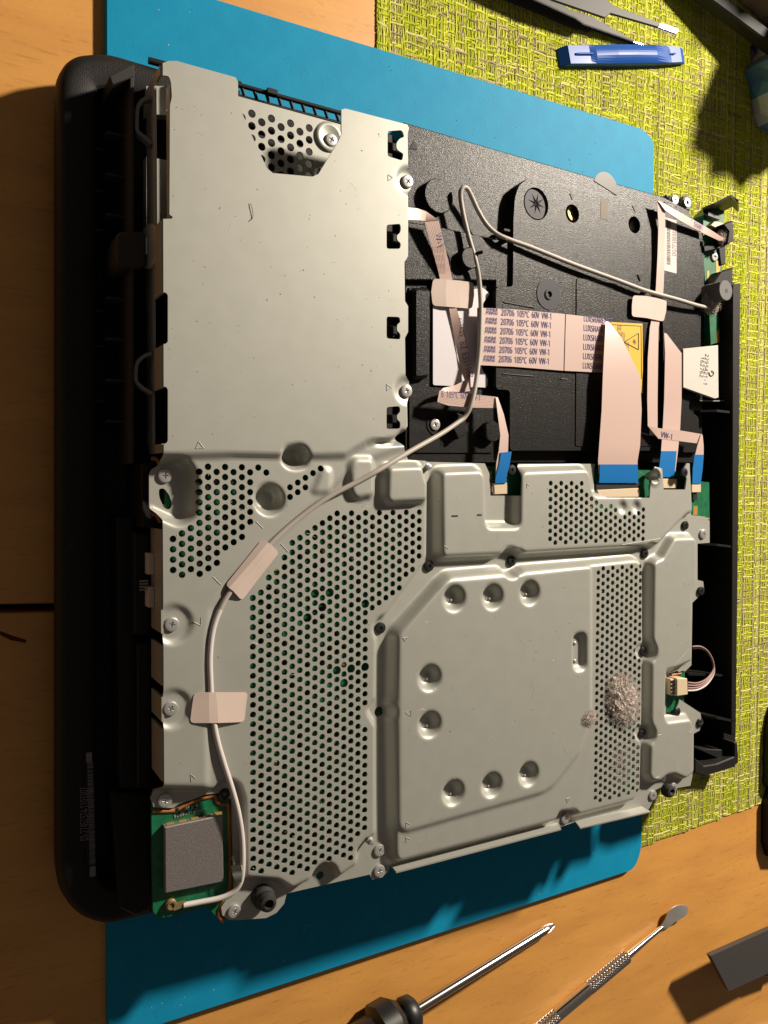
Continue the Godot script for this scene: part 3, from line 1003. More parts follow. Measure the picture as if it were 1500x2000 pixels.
	ledge.prism(flat_points([-105.72, 85.26, -93.93, 87.47, -93.83, 125.75, -98.65, 126.31, -103.66, 122.36]), 4.0, 15.5, 0.8)
	ledge.prism(flat_points([-98.24, -16.65, -87.65, -16.83, -87.74, 2.75, -98.36, 2.51]), 4.0, 26.5, 0.3)
	part("front_ledge", ledge, mats.smooth_black, console)
	# front socket seen edge-on below the sheet's flange
	var socket := Shape.new()
	socket.prism(flat_points([-96.44, 10.44, -94.61, 10.51, -94.64, 16.88, -96.47, 16.78]), 22.0, 26.5, 0.2)
	socket.prism(flat_points([-96.5, 20.66, -94.66, 20.77, -94.7, 26.84, -96.53, 26.71]), 22.0, 26.5, 0.2)
	var sock := part("front_socket", socket, mats.label_white, console, "pale socket body in the front edge")
	for i in 4:
		var pin := Shape.new()
		pin.box(Vector3(-97.5, 25.0, 0) + Vector3(0, 0, un_left(1126 + i * 5.6).y), Vector3(2.5, 1.0, 0.45))
		part("pin", pin, mats.bracket_steel, sock)


# where a picture row meets the front wall (x, z in mm)
func un_left(y: float) -> Vector2:
	var a := Vector3(-100.53, 22, -131.44)
	var b := Vector3(-101.94, 22, 84.05)
	var t := (y - 150.0) / 1400.0
	return Vector2(lerpf(a.x, b.x, t), lerpf(a.z, b.z, t))


func flanges(sheet: Node3D) -> void:
	var x := -94.0
	var z := func(y: float) -> float: return lerpf(Vector3(-93.76, 36, -130.94).z, Vector3(-94.34, 36, -19.03).z, (y - 123.0) / 765.0)
	# the cover's front edge folded down, with its slots left open
	for f in [[128, 146, 19.0, 35.9], [146, 428, 19.0, 29.0], [428, 571, 17.0, 35.9], [571, 672, 18.0, 26.5], [672, 756, 18.0, 35.9], [756, 866, 18.0, 25.0], [866, 884, 20.0, 35.9]]:
		var s := Shape.new()
		var z0: float = z.call(f[0])
		var z1: float = z.call(f[1])
		s.box(Vector3(x - 0.2, (f[2] + f[3]) / 2.0, (z0 + z1) / 2.0), Vector3(0.7, f[3] - f[2], z1 - z0))
		part("folded_edge", s, mats.steel_sheet, sheet)
	var lip := Shape.new()
	lip.box(Vector3(Vector3(-91.41, 35, -108.55).x + 0.1, 33.6, (z.call(156.0) + z.call(421.0)) / 2.0), Vector3(0.7, 4.2, z.call(421.0) - z.call(156.0)))
	part("slot_lip", lip, mats.steel_sheet, sheet)
	for y in [[1034, 1236], [1260, 1338], [1361, 1409], [1423, 1526]]:
		var a := Vector3(-94.05, 34.4, 2.81)
		var b := Vector3(-94.44, 34.4, 77.54)
		var z0 := lerpf(a.z, b.z, (y[0] - 1034.0) / 492.0)
		var z1 := lerpf(a.z, b.z, (y[1] - 1034.0) / 492.0)
		var s := Shape.new()
		s.box(Vector3(x - 0.3, 28.0, (z0 + z1) / 2.0), Vector3(0.7, 12.6, z1 - z0))
		part("folded_edge", s, mats.steel_sheet, sheet)
	# bright lip hanging under the lower edge
	for pts in [[space_points([-13.51, 30, 124.02, 63.21, 30, 124.58]), space_points([-13.99, 34.4, 124.21, 61.4, 34.4, 125.01])], [space_points([72.76, 30, 125.93, 110.81, 30, 127.33]), space_points([71.41, 34.4, 126.71, 111.25, 34.4, 128.05])]]:
		var s := Shape.new()
		s.band(pts[0], pts[1], 0.6)
		part("lower_lip", s, mats.steel_sheet, sheet)


func power_supply(console: Node3D) -> void:
	# perforated inner panel seen through the notch of the cover
	var holes := []
	var a := Vector3(-61.83, 22, -129.52)
	for i in range(-3, 12):
		for j in range(-2, 9):
			var p := Vector2(a.x + i * 3.35, a.z + i * 0.02 + (j + 0.5 * posmod(i, 2)) * 3.9)
			if p.x > a.x - 6 and p.x < a.x + 30 and p.y > a.z - 1.5 + (p.x - a.x) * 0.05 and p.y < a.z + 22 and not (p.x > a.x + 22 and p.y < a.z + 13):
				holes.append(circle(Vector3(p.x, 0, p.y), 1.3, 14))
	var panel: Shape = await pierced(flat_points([-70.65, -134.02, -29.53, -133.13, -29.53, -130.04, -27.13, -113.59, -72.4, -105.14]), 21.4, 22.0, holes)
	var inner := part("inner_panel", panel, mats.steel_sheet, console, "perforated steel inner panel under the notch of the cover")
	var dish := Shape.new()
	dish.lathe([Vector2(5.2, 22.05), Vector2(4.7, 22.8), Vector2(3.6, 22.7), Vector2(2.6, 22.25), Vector2(0.01, 22.2)], Vector3(Vector3(-34.54, 22, -127.93).x, 0, Vector3(-34.54, 22, -127.93).z), Vector3.UP, 28, true)
	part("screw_dish", dish, mats.steel_sheet, inner)
	put_screw(Vector3(-33.92, 22.3, -126.93), inner)
	var dark := Shape.new()
	dark.prism(flat_points([-62.08, -134.59, -26.17, -134.87, -26.13, -119.68, -62.12, -112.8]), 6.0, 12.0)
	part("supply_body", dark, mats.smooth_black, console)
	var low := Shape.new()
	low.prism(flat_points([-93.75, -132.96, -84.42, -135.25, -84.46, -126.08, -93.8, -124.57]), 12.0, 16.0)
	low.prism(flat_points([-93.88, -111.49, -84.53, -111.8, -84.63, -91.25, -94, -89.74]), 12.0, 16.0)
	part("inner_strip", low, mats.steel_sheet, console)
	var case := Shape.new()
	case.prism(flat_points([-84.69, -136.28, -64.89, -137.05, -64.94, -109.46, -26.12, -116.87, -22.18, -134.48, -7.76, -135.5, -7.19, -24.79, -85.21, -22.61]), 4.0, 20.0, 0.5)
	part("supply_case", case, mats.smooth_black, console)
	# black vent grille along the side
	var rails := Shape.new()
	rails.tube(space_points([-66.42, 17, -140.06, -27.06, 17, -139.46]), 0.8, 8)
	rails.tube(space_points([-66.08, 16, -136.81, -26.55, 16, -136.28]), 0.8, 8)
	rails.tube(space_points([-92.61, 14, -141.9, -62.77, 14, -141.75]), 1.1, 8)
	rails.box(Vector3(-53.67, 18.2, -139.71), Vector3(3.4, 2.6, 1.6), Basis(Vector3.UP, -0.02))
	var grille := part("vent_grille", rails, mats.smooth_black, console, "black slatted vent grille beside the cover")
	var p0 := Vector3(-64.52, 17, -140.04)
	var p1 := Vector3(-27.85, 17, -139.45)
	var q0 := Vector3(-62.78, 16, -136.62)
	var q1 := Vector3(-25.75, 16, -136.1)
	for i in 9:
		var slat := Shape.new()
		var t := (i + 0.2) / 8.6
		slat.tube(PackedVector3Array([p0.lerp(p1, t), q0.lerp(q1, t)]), 0.62, 6)
		part("slat", slat, mats.smooth_black, grille)
	for y in [[286, 312], [462, 487], [643, 661], [818, 839]]:
		var grip := Shape.new()
		grip.box(Vector3(-16.09, 33, -124.74) * Vector3(1, 0, 0) + Vector3(0, 32.0, lerpf(Vector3(-16.09, 33, -124.74).z, Vector3(-15.62, 33, -31.36).z, (y[0] - 286.0) / 542.0)), Vector3(5.0, 2.0, 3.0), Basis.IDENTITY, 0.4)
		part("drive_clip", grip, mats.smooth_black, console)


func circuit_board(console: Node3D) -> void:
	var s := Shape.new()
	s.prism(flat_points([-91.96, -17.46, -91.34, -18.55, 2.51, -18.3, 39.59, -17.56, 138.24, -17.21, 139.01, -13.14, 151.89, -12.31, 152.69, 4.79, 152.9, 12.67, 141.4, 15.99, 138.04, 41.86, 138.04, 69.34, 137.6, 92.29, 139.21, 116.83, 111.01, 124.19, 67.44, 124.19, -13.72, 122.23, -25.99, 121.19, -56.29, 122.6, -68.55, 122.86, -71.61, 124.56, -74.31, 127.65, -76.64, 125.7, -79.43, 121.69, -91.43, 121.75, -94.53, 121.4, -96.21, 118.89, -96.51, 90.53, -96.16, 82.78, -92.48, 82.85]), 27.4, 28.9, 0.0)
	var board := part("circuit_board", s, mats.circuit_green, console, "green main circuit board showing through the sheet")
	# bare copper borders beside the sheet's lower front corner
	for pts in [space_points([-96.2, 28.95, 88.07, -89.72, 28.95, 89.21, -86.88, 28.95, 88.34, -83.37, 28.95, 87.43, -78.83, 28.95, 87.01, -76.86, 28.95, 87.06, -76.21, 28.95, 89.14, -73.89, 28.95, 90.57, -72.55, 28.95, 91.16, -72.25, 28.95, 102.07, -71.94, 28.95, 115.34, -72.63, 28.95, 118.81]), space_points([-74.31, 28.95, 121.02, -75.32, 28.95, 123.07, -75.82, 28.95, 125.57, -74.33, 28.95, 127.78]), space_points([-95.91, 28.95, -18, -94.4, 28.95, -17.87, -93.5, 28.95, -16.21]), space_points([-95.85, 28.95, -1.54, -94.49, 28.95, -1.22, -93.29, 28.95, 0.95]), space_points([-96.17, 28.95, 81.98, -94.03, 28.95, 81.91, -94.34, 28.95, 84.05]), space_points([140.35, 28.95, 3.2, 151.92, 28.95, 4.31]), space_points([29.39, 28.95, -15.88, 29.48, 28.95, -7.44]), space_points([128.2, 28.95, 72.57, 135.41, 28.95, 72.48])]:
		var c := Shape.new()
		c.tube(curve(pts, 3), 0.62, 6)
		part("copper_edge", c, mats.copper_edge, board)
	# radio module under its can
	var can := Shape.new()
	can.prism(flat_points([-93.21, 92.71, -75.26, 92.6, -74.99, 113.76, -93.16, 112.92]), 28.9, 31.6, 0.25)
	var lid := part("shield_can", can, mats.can_lid, board, "square grey shield can of the radio module")
	var dots := Shape.new()
	for i in 9:
		for j in 2:
			if rng.randf() < 0.8:
				dots.box(Vector3(-89.42, 29, 89.41).lerp(Vector3(-82.75, 29, 88.98), i / 8.0) + Vector3(0, 0, j * 1.7), Vector3(0.5, 0.4, 0.7))
	for i in 14:
		dots.box(Vector3(-89.58, 29, 90.81).lerp(Vector3(-80, 29, 90.65), i / 13.0), Vector3(0.28, 0.2, 0.28))
	part("solder_dots", dots, mats.solder, board).set_meta("kind", "stuff")
	for i in 6:
		var chip := Shape.new()
		chip.box(Vector3(-88.87, 29.3, 89.09).lerp(Vector3(-83.16, 29.3, 89.11), i / 5.0) + Vector3(0, 0, 0.8 * (i % 2)), Vector3(0.8, 0.8, 1.0))
		part("chip", chip, mats.chip_black, board)
	for i in 5:
		var clip := Shape.new()
		clip.box(Vector3(-91.15, 29.6, 92.79).lerp(Vector3(-76.1, 29.6, 92.51), i / 4.0), Vector3(2.2, 1.2, 0.5), Basis(Vector3.UP, 0.07))
		part("can_clip", clip, mats.gold_pad, lid)
	var plug := Shape.new()
	plug.disc(Vector3(-91.07, 30, 117.66), 1.7, 28.9, 30.4, 0.2)
	plug.ring(Vector3(-91.07, 30, 117.66), 0.9, 1.3, 30.4, 30.9)
	plug.box(Vector3(-88.54, 29.9, 118.53), Vector3(3.8, 1.2, 1.6), Basis(Vector3.UP, 0.12))
	part("antenna_plug", plug, mats.dull_brass, board)
	# parts under the punched plate that show as coloured dots
	var bits := Shape.new()
	for i in 1100:
		var p := Vector3(rng.randf_range(-91, 130), 29.2, rng.randf_range(-28, 110))
		if (p.z < -6.0 and p.x > -20.0) or (p.x < -66.0 and p.z > 78.0):
			continue
		bits.box(p, Vector3(rng.randf_range(0.8, 4.0), rng.randf_range(0.5, 1.6), rng.randf_range(0.8, 4.0)))
	part("small_components", bits, mats.chip_black, board).set_meta("kind", "stuff")
	var pads := Shape.new()
	for i in 120:
		var p := Vector3(rng.randf_range(-91, 130), 29.1, rng.randf_range(-12, 110))
		if (p.z < -6.0 and p.x > -20.0) or (p.x < -66.0 and p.z > 78.0):
			continue
		pads.box(p, Vector3(rng.randf_range(0.6, 2.0), 0.4, rng.randf_range(0.6, 2.0)))
	part("solder_pads", pads, mats.gold_pad, board).set_meta("kind", "stuff")
	# connectors for the flat cables
	connector(board, flat_points([29.78, -11.28, 36.03, -11.69, 36.33, -7.26, 30.07, -7.08]), 30.6, 0.0)
	connector(board, flat_points([81.8, -8.83, 105.65, -9.7, 106.03, -5.83, 82.42, -5.71]), 31.0, 1.0)
	connector(board, flat_points([115.66, -13.64, 128.31, -13.73, 128.41, -9.52, 115.75, -9.5]), 31.0, 0.0)
	connector(board, flat_points([138.16, -11.33, 144.17, -11.36, 144.26, -7.72, 138.25, -7.73]), 30.8, 0.0)
	var marks := Shape.new()
	marks.box(Vector3(142.9, 29, 0.27), Vector3(2.8, 0.15, 4.0))
	part("board_mark", marks, mats.gold_pad, board)
	var chip := Shape.new()
	chip.box(Vector3(141.59, 29.4, -5.67), Vector3(2.6, 1.0, 2.6))
	part("chip", chip, mats.chip_black, board)
	# wire connector on the right
	var wp := Shape.new()
	wp.prism(rounded(flat_points([126.83, 72.69, 133.67, 73.48, 134.17, 80.77, 127.02, 80.54]), 0.6), 28.9, 34.0, 0.3)
	wp.prism(flat_points([124.42, 72.95, 128.94, 73.48, 129.11, 80.93, 125.23, 80.21]), 28.9, 32.5, 0.2)
	var housing := part("wire_connector", wp, mats.cream_plastic, board, "cream wire connector on the right edge")
	for i in 4:
		var slit := Shape.new()
		slit.box(Vector3(125.38, 32.8, 74.12).lerp(Vector3(125.82, 32.8, 79.32), i / 3.0), Vector3(2.4, 0.3, 0.8))
		part("contact", slit, mats.chip_black, housing)


func connector(board: Node3D, outline: PackedVector2Array, top: float, latch: float) -> void:
	var s := Shape.new()
	s.prism(outline, 28.9, top, 0.2)
	var o := part("flat_cable_connector", s, mats.cream_plastic, board)
	var a := outline[0]
	var b := outline[1]
	var d := (b - a).normalized()
	var up := Vector2(d.y, -d.x)
	var t := Shape.new()
	var depth := 1.2 + latch
	t.prism(PackedVector2Array([a - d * 0.4, b + d * 0.4, b + d * 0.4 + up * depth, a - d * 0.4 + up * depth]), 28.9, top - 0.4, 0.15)
	part("latch", t, mats.chip_black, o)
	var e := Shape.new()
	for k in [0, 1]:
		var c := outline[3 - k].lerp(outline[k], 0.5)
		e.box(Vector3(c.x + (-0.35 if k == 0 else 0.35) , (28.9 + top) / 2.0 - 0.3, c.y), Vector3(0.5, top - 29.2, 2.2))
	part("solder_tab", e, mats.solder, o)


func disc_drive(console: Node3D) -> Node3D:
	var s := Shape.new()
	var rim := flat_points([-5.33, -139.2, 33.08, -138.08, 74.23, -137.29, 126.71, -136.69, 142.49, -133.66, 151.84, -126.11, 153.98, -110.36, 154.02, -68.76, 154.56, -21, -4.64, -18.3])
	s.prism(rim, 5.0, 23.0, 0.5)
	var drive := part("disc_drive", s, mats.drive_plastic, console, "black textured disc drive housing")
	var lid: Shape = await pierced(rounded(flat_points([40.78, -86.17, 40.73, -111.22, 41.36, -119.97, 43.28, -124.74, 48.73, -129.05, 64.67, -134.89, 77.38, -134.53, 118.43, -134.19, 120.36, -131.94, 118.97, -95.93, 120.61, -78.66, 122.42, -25.91, 40.04, -23.87, 39.77, -46.89, 33.18, -46.87, 32.76, -85.17]), 1.5), 23.1, 27.0, [circle(Vector3(51.64, 27, -119.27), 6.2, 32), circle(Vector3(70.27, 27, -118.71), 3.6, 24), circle(Vector3(104.68, 27, -119.86), 3.5, 24)])
	var top := part("drive_lid", lid, mats.drive_plastic, drive, "raised textured lid of the disc drive")
	# right-hand ear
	var ear := Shape.new()
	ear.prism(rounded(flat_points([124.03, -133.73, 137.99, -131.74, 146.86, -124.22, 148.95, -109.11, 149.33, -68.06, 149.4, -51.99, 142.7, -48.86, 142.13, -44.73, 148.98, -41.62, 149.4, -25.49, 126.18, -24.95, 124.31, -79.29, 122.65, -96.72]), 1.5), 23.0, 25.4, 0.4)
	part("drive_ear", ear, mats.drive_plastic, drive)
	# round insert with star-shaped pleats
	var insert := Shape.new()
	var c := Vector3(52.49, 26, -119.72)
	insert.disc(c, 6.0, 23.1, 26.2, 0.2, 32)
	var plug := part("round_insert", insert, mats.disc_grey, top, "grey round insert with star pleats")
	for k in 8:
		var pleat := Shape.new()
		var d := Vector3(cos(TAU * k / 8.0 + 0.2), 0, sin(TAU * k / 8.0 + 0.2))
		var side := Vector3(-d.z, 0, d.x)
		var at := Vector3(c.x, 26.2, c.z)
		var tip := at + d * 4.4
		var peak := at + Vector3(0, 0.5, 0) + d * 0.6
		var root := at + side * 0.6 + d * 0.7
		var other := at - side * 0.6 + d * 0.7
		pleat.tri(tip, peak, root)
		pleat.tri(tip, other, peak)
		pleat.tri(root, peak, at)
		pleat.tri(at, peak, other)
		for i in range(0, pleat.v.size(), 3):
			if pleat.n[i].y < 0.0:
				var swap := pleat.v[i + 1]
				pleat.v[i + 1] = pleat.v[i + 2]
				pleat.v[i + 2] = swap
				for j in 3:
					pleat.n[i + j] = -pleat.n[i + j]
		part("pleat", pleat, mats.disc_grey, plug)
	for p in [Vector3(72.22, 24, -119.3), Vector3(107.57, 24, -120.74)]:
		put_screw(p + Vector3(0, -0.9, 0), top)
	var seat := Shape.new()
	seat.ring(Vector3(73.03, 24, -120.05), 2.3, 3.5, 23.1, 25.2, 28)
	part("screw_seat", seat, mats.gold_pad, top)
	# flat ring with a small hole
	var eye: Shape = await pierced(circle(Vector3(58.39, 27.2, -85.34), 6.0, 32), 27.0, 27.25, [circle(Vector3(58.39, 27.2, -85.34), 1.2, 16)])
	part("ring_mark", eye, mats.disc_grey, top)
	var collar := Shape.new()
	collar.ring(Vector3(58.39, 27.2, -85.34), 1.2, 2.0, 27.2, 27.7)
	part("ring_collar", collar, mats.disc_grey, top)
	# lower raised discs
	for d in [[Vector3(7.85, 24, -114.9), 6.2, 25.6], [Vector3(19.78, 25, -93.73), 3.9, 28.6], [Vector3(32.22, 25, -30.93), 4.0, 26.5]]:
		var boss := Shape.new()
		boss.disc(d[0], d[1], 22.9, d[2], 0.3, 32)
		part("round_boss", boss, mats.drive_plastic, drive)
	for p in [Vector3(9.1, 25.4, -91.76), Vector3(8.57, 23.5, -32.97)]:
		var well := Shape.new()
		well.ring(p, 3.6, 4.2, p.y - 0.5, p.y + 0.4, 28)
		well.disc(p, 3.6, p.y - 0.5, p.y + 0.2, 0.02, 28)
		part("screw_well", well, mats.smooth_black, drive)
		put_screw(p + Vector3(-0.8, 0.1, 0.3), drive)
	# ridge across the upper left, and the moulded bar below it
	var rise := Shape.new()
	rise.prism(flat_points([-6.63, -103.47, 6.28, -103.95, 37.6, -103.44, 41.04, -103.19, 41.24, -86.15, 33.67, -85.21, 33.64, -87.9, -6.51, -82.91]), 22.9, 25.5, 0.4)
	part("raised_area", rise, mats.drive_plastic, drive)
	var bar := Shape.new()
	bar.prism(rounded(flat_points([-3.41, -80.86, 4.37, -81.29, 4.16, -49.2, -3.2, -47.97]), 2.0), 22.9, 26.6, 1.2)
	part("moulded_bar", bar, mats.drive_plastic, drive)
	var plates := Shape.new()
	plates.prism(flat_points([-3.47, -80.92, 6.54, -82.16, 6.8, -47.01, 33.28, -47.57, 34.03, -22.85, -3.11, -21.99]), 22.9, 23.6, 0.2)
	part("lower_plate", plates, mats.drive_plastic, drive)
	var block := Shape.new()
	block.prism(flat_points([15.44, -37.15, 18.89, -36.18, 20.79, -30.59, 16.21, -27.42, 13.44, -31.82]), 22.9, 27.0, 0.3)
	part("moulded_block", block, mats.drive_plastic, drive)
	var panel := Shape.new()
	panel.prism(rounded(flat_points([72.57, -93.72, 111.85, -94.54, 118.68, -93.65, 120.77, -27.63, 73.11, -26.33]), 1.2), 26.9, 27.35, 0.15)
	part("lid_panel", panel, mats.drive_plastic, top)
	for l in [space_points([36.13, 27.1, -79.81, 51.33, 27.1, -79.4]), space_points([36.19, 27.1, -52.85, 51.17, 27.1, -52.93]), space_points([65.02, 27.1, -52.9, 68.52, 27.1, -52.93])]:
		var line := Shape.new()
		line.tube(l, 0.25, 6)
		part("raised_line", line, mats.drive_plastic, top)
	# small printed or moulded arrows
	for t in [[flat_points([-1.52, -133.18, -3.21, -130.3, 0.22, -130.65]), 23.1], [flat_points([68.72, -126.24, 71.95, -126.42, 70.1, -123.88]), 27.1], [flat_points([103.22, -127.63, 106.81, -127.83, 105.07, -124.99]), 27.1], [flat_points([106.77, -99.65, 110.11, -99.45, 108.34, -96.87]), 27.35], [flat_points([11.63, -27.99, 10.29, -25.51, 13.47, -25.6]), 23.65]]:
		var arrow := Shape.new()
		arrow.prism(t[0], t[1] - 0.1, t[1] + 0.12)
		part("arrow_mark", arrow, mats.grey_plastic if t[1] == 27.1 else mats.smooth_black, drive)
	var stampmark := Shape.new()
	stampmark.prism(flat_points([85.51, -127.22, 89.49, -127.31, 89.36, -119.21, 85.37, -119.17]), 27.0, 27.1)
	part("beige_mark", stampmark, mats.brass_mark, top)
	# clear half-round tab over the upper edge
	var tab := Shape.new()
	var half := PackedVector2Array()
	var hc := Vector3(87.78, 27.3, -131.89)
	for i in 17:
		var a := PI * i / 16.0 + PI + 0.28
		half.append(Vector2(hc.x + 6.6 * cos(a), hc.z + 6.4 * sin(a)))
	tab.prism(half, 27.05, 27.25)
	part("half_round_tab", tab, mats.clear_tab, top)
	# cable clips and posts
	for p in [[Vector3(36.15, 27, -106.26), Vector3(36.67, 27, -102.9)], [Vector3(110.39, 27, -92.49), Vector3(117.75, 26, -88.58)]]:
		var clip := Shape.new()
		clip.box(p[0] + Vector3(0, -0.5, 0), Vector3(2.6, 5.0, 0.8))
		clip.box(p[1] + Vector3(0, -0.5, 0), Vector3(2.6, 5.0, 0.8))
		part("cable_clip", clip, mats.smooth_black, drive)
	var post := Shape.new()
	post.tube(space_points([22.08, 25, -95.56, 22.43, 29, -95.56, 24.3, 29.6, -96.24]), 0.7, 8)
	part("cable_hook", post, mats.drive_plastic, drive)
	# stickers
	var card := Shape.new()
	card.prism(rounded(flat_points([6.23, -79.63, 28.67, -84.8, 31.8, -82.89, 28.96, -79.49, 27.34, -75.1, 27.49, -60.2, 28.51, -54.14, 31.18, -50.86, 30.73, -47.55, 6.47, -46.94]), 0.8), 24.2, 24.45)
	part("white_card", card, mats.card_white, drive, "white card insulator under the narrow flat cable")
	var laser := Shape.new()
	laser.prism(flat_points([91.15, -77.93, 109.82, -79.21, 110.74, -49.93, 104.06, -49.96, 92.55, -65.27]), 27.35, 27.46)
	var sticker := part("warning_label", laser, mats.label_yellow, drive, "yellow triangular laser warning label")
	var tri := Shape.new()
	var tp := space_points([99.18, 27.5, -70.49, 107.47, 27.5, -74.9, 107.62, 27.5, -68.04])
	for k in 3:
		tri.tube(PackedVector3Array([tp[k], tp[(k + 1) % 3]]), 0.17, 6)
	tri.disc((tp[0] + tp[1] + tp[2]) / 3.0 + Vector3(0.4, 0, 0), 0.5, 27.46, 27.56)
	for k in 8:
		var m := (tp[0] + tp[1] + tp[2]) / 3.0 + Vector3(0.4, 0, 0)
		tri.tube(PackedVector3Array([m, m + Vector3(cos(TAU * k / 8), 0, sin(TAU * k / 8)) * 1.3]), 0.08, 4)
	for pts in [space_points([92.35, 27.48, -77.01, 108.95, 27.48, -78.05]), space_points([108.95, 27.48, -78.05, 109.72, 27.48, -55.92])]:
		tri.tube(pts, 0.14, 6)
	part("warning_symbol", tri, mats.ink_black, sticker)
	for k in 3:
		words(["VISIBLE AND INVISIBLE", "LASER RADIATION", "CLASS 1"][k], Vector3(96.21, 27.48, -72.97).lerp(Vector3(100.72, 27.48, -68.94), k / 2.0), Vector3(0, 0, 1), 0.55, mats.ink_black, sticker, "print", Vector3.UP, "Droid Sans", [9.0, 7.0, 3.5][k])
	var bc := Shape.new()
	bc.prism(flat_points([124.48, -126.72, 131.87, -126.41, 132.41, -103.66, 124.68, -103.95]), 25.4, 25.55)
	var code := part("bar_code_label", bc, mats.label_white, drive, "white label with a black bar code")
	var bars := Shape.new()
	var a := Vector3(126.86, 25.6, -125.39)
	var b := Vector3(127.29, 25.6, -106.53)
	var t := 0.0
	while t < 1.0:
		var w := rng.randf_range(0.008, 0.022)
		bars.box(a.lerp(b, t + w / 2.0) + Vector3(0, -0.02, 0), Vector3(2.3, 0.05, w * 18.0))
		t += w + rng.randf_range(0.008, 0.018)
	part("bar_code", bars, mats.ink_black, code).set_meta("kind", "stuff")
	words("DG7P38888", Vector3(130.63, 25.58, -116.29), Vector3(0, 0, -1), 1.1, mats.ink_black, code, "print", Vector3.UP, "Droid Sans", 10.5)
	return drive


func flat_cable(called: String, label: String, console: Node3D, pieces: Array, lines := 0) -> Node3D:
	var o: Node3D
	for i in pieces.size():
		var s := Shape.new()
		s.band(pieces[i][0], pieces[i][1], 0.16)
		if i == 0:
			o = part(called, s, mats.ribbon_pink, console, label)
		else:
			part("fold", s, mats.ribbon_pink, o)
	return o


func stiffener(left: PackedVector3Array, right: PackedVector3Array, cable: Node3D) -> void:
	var s := Shape.new()
	s.band(left, right, 0.3)
	part("stiffener", s, mats.ribbon_blue, cable)


# fine conductors seen through the ribbon
func conductors(left: PackedVector3Array, right: PackedVector3Array, count: int, cable: Node3D) -> void:
	var s := Shape.new()
	for k in count:
		var t := (k + 0.7) / (count + 0.4)
		var p := PackedVector3Array()
		for i in left.size():
			p.append(left[i].lerp(right[i], t) + Vector3(0, 0.1, 0))
		s.tube(p, 0.05, 4, false)
	part("conductors", s, mats.ribbon_line, cable).set_meta("kind", "stuff")


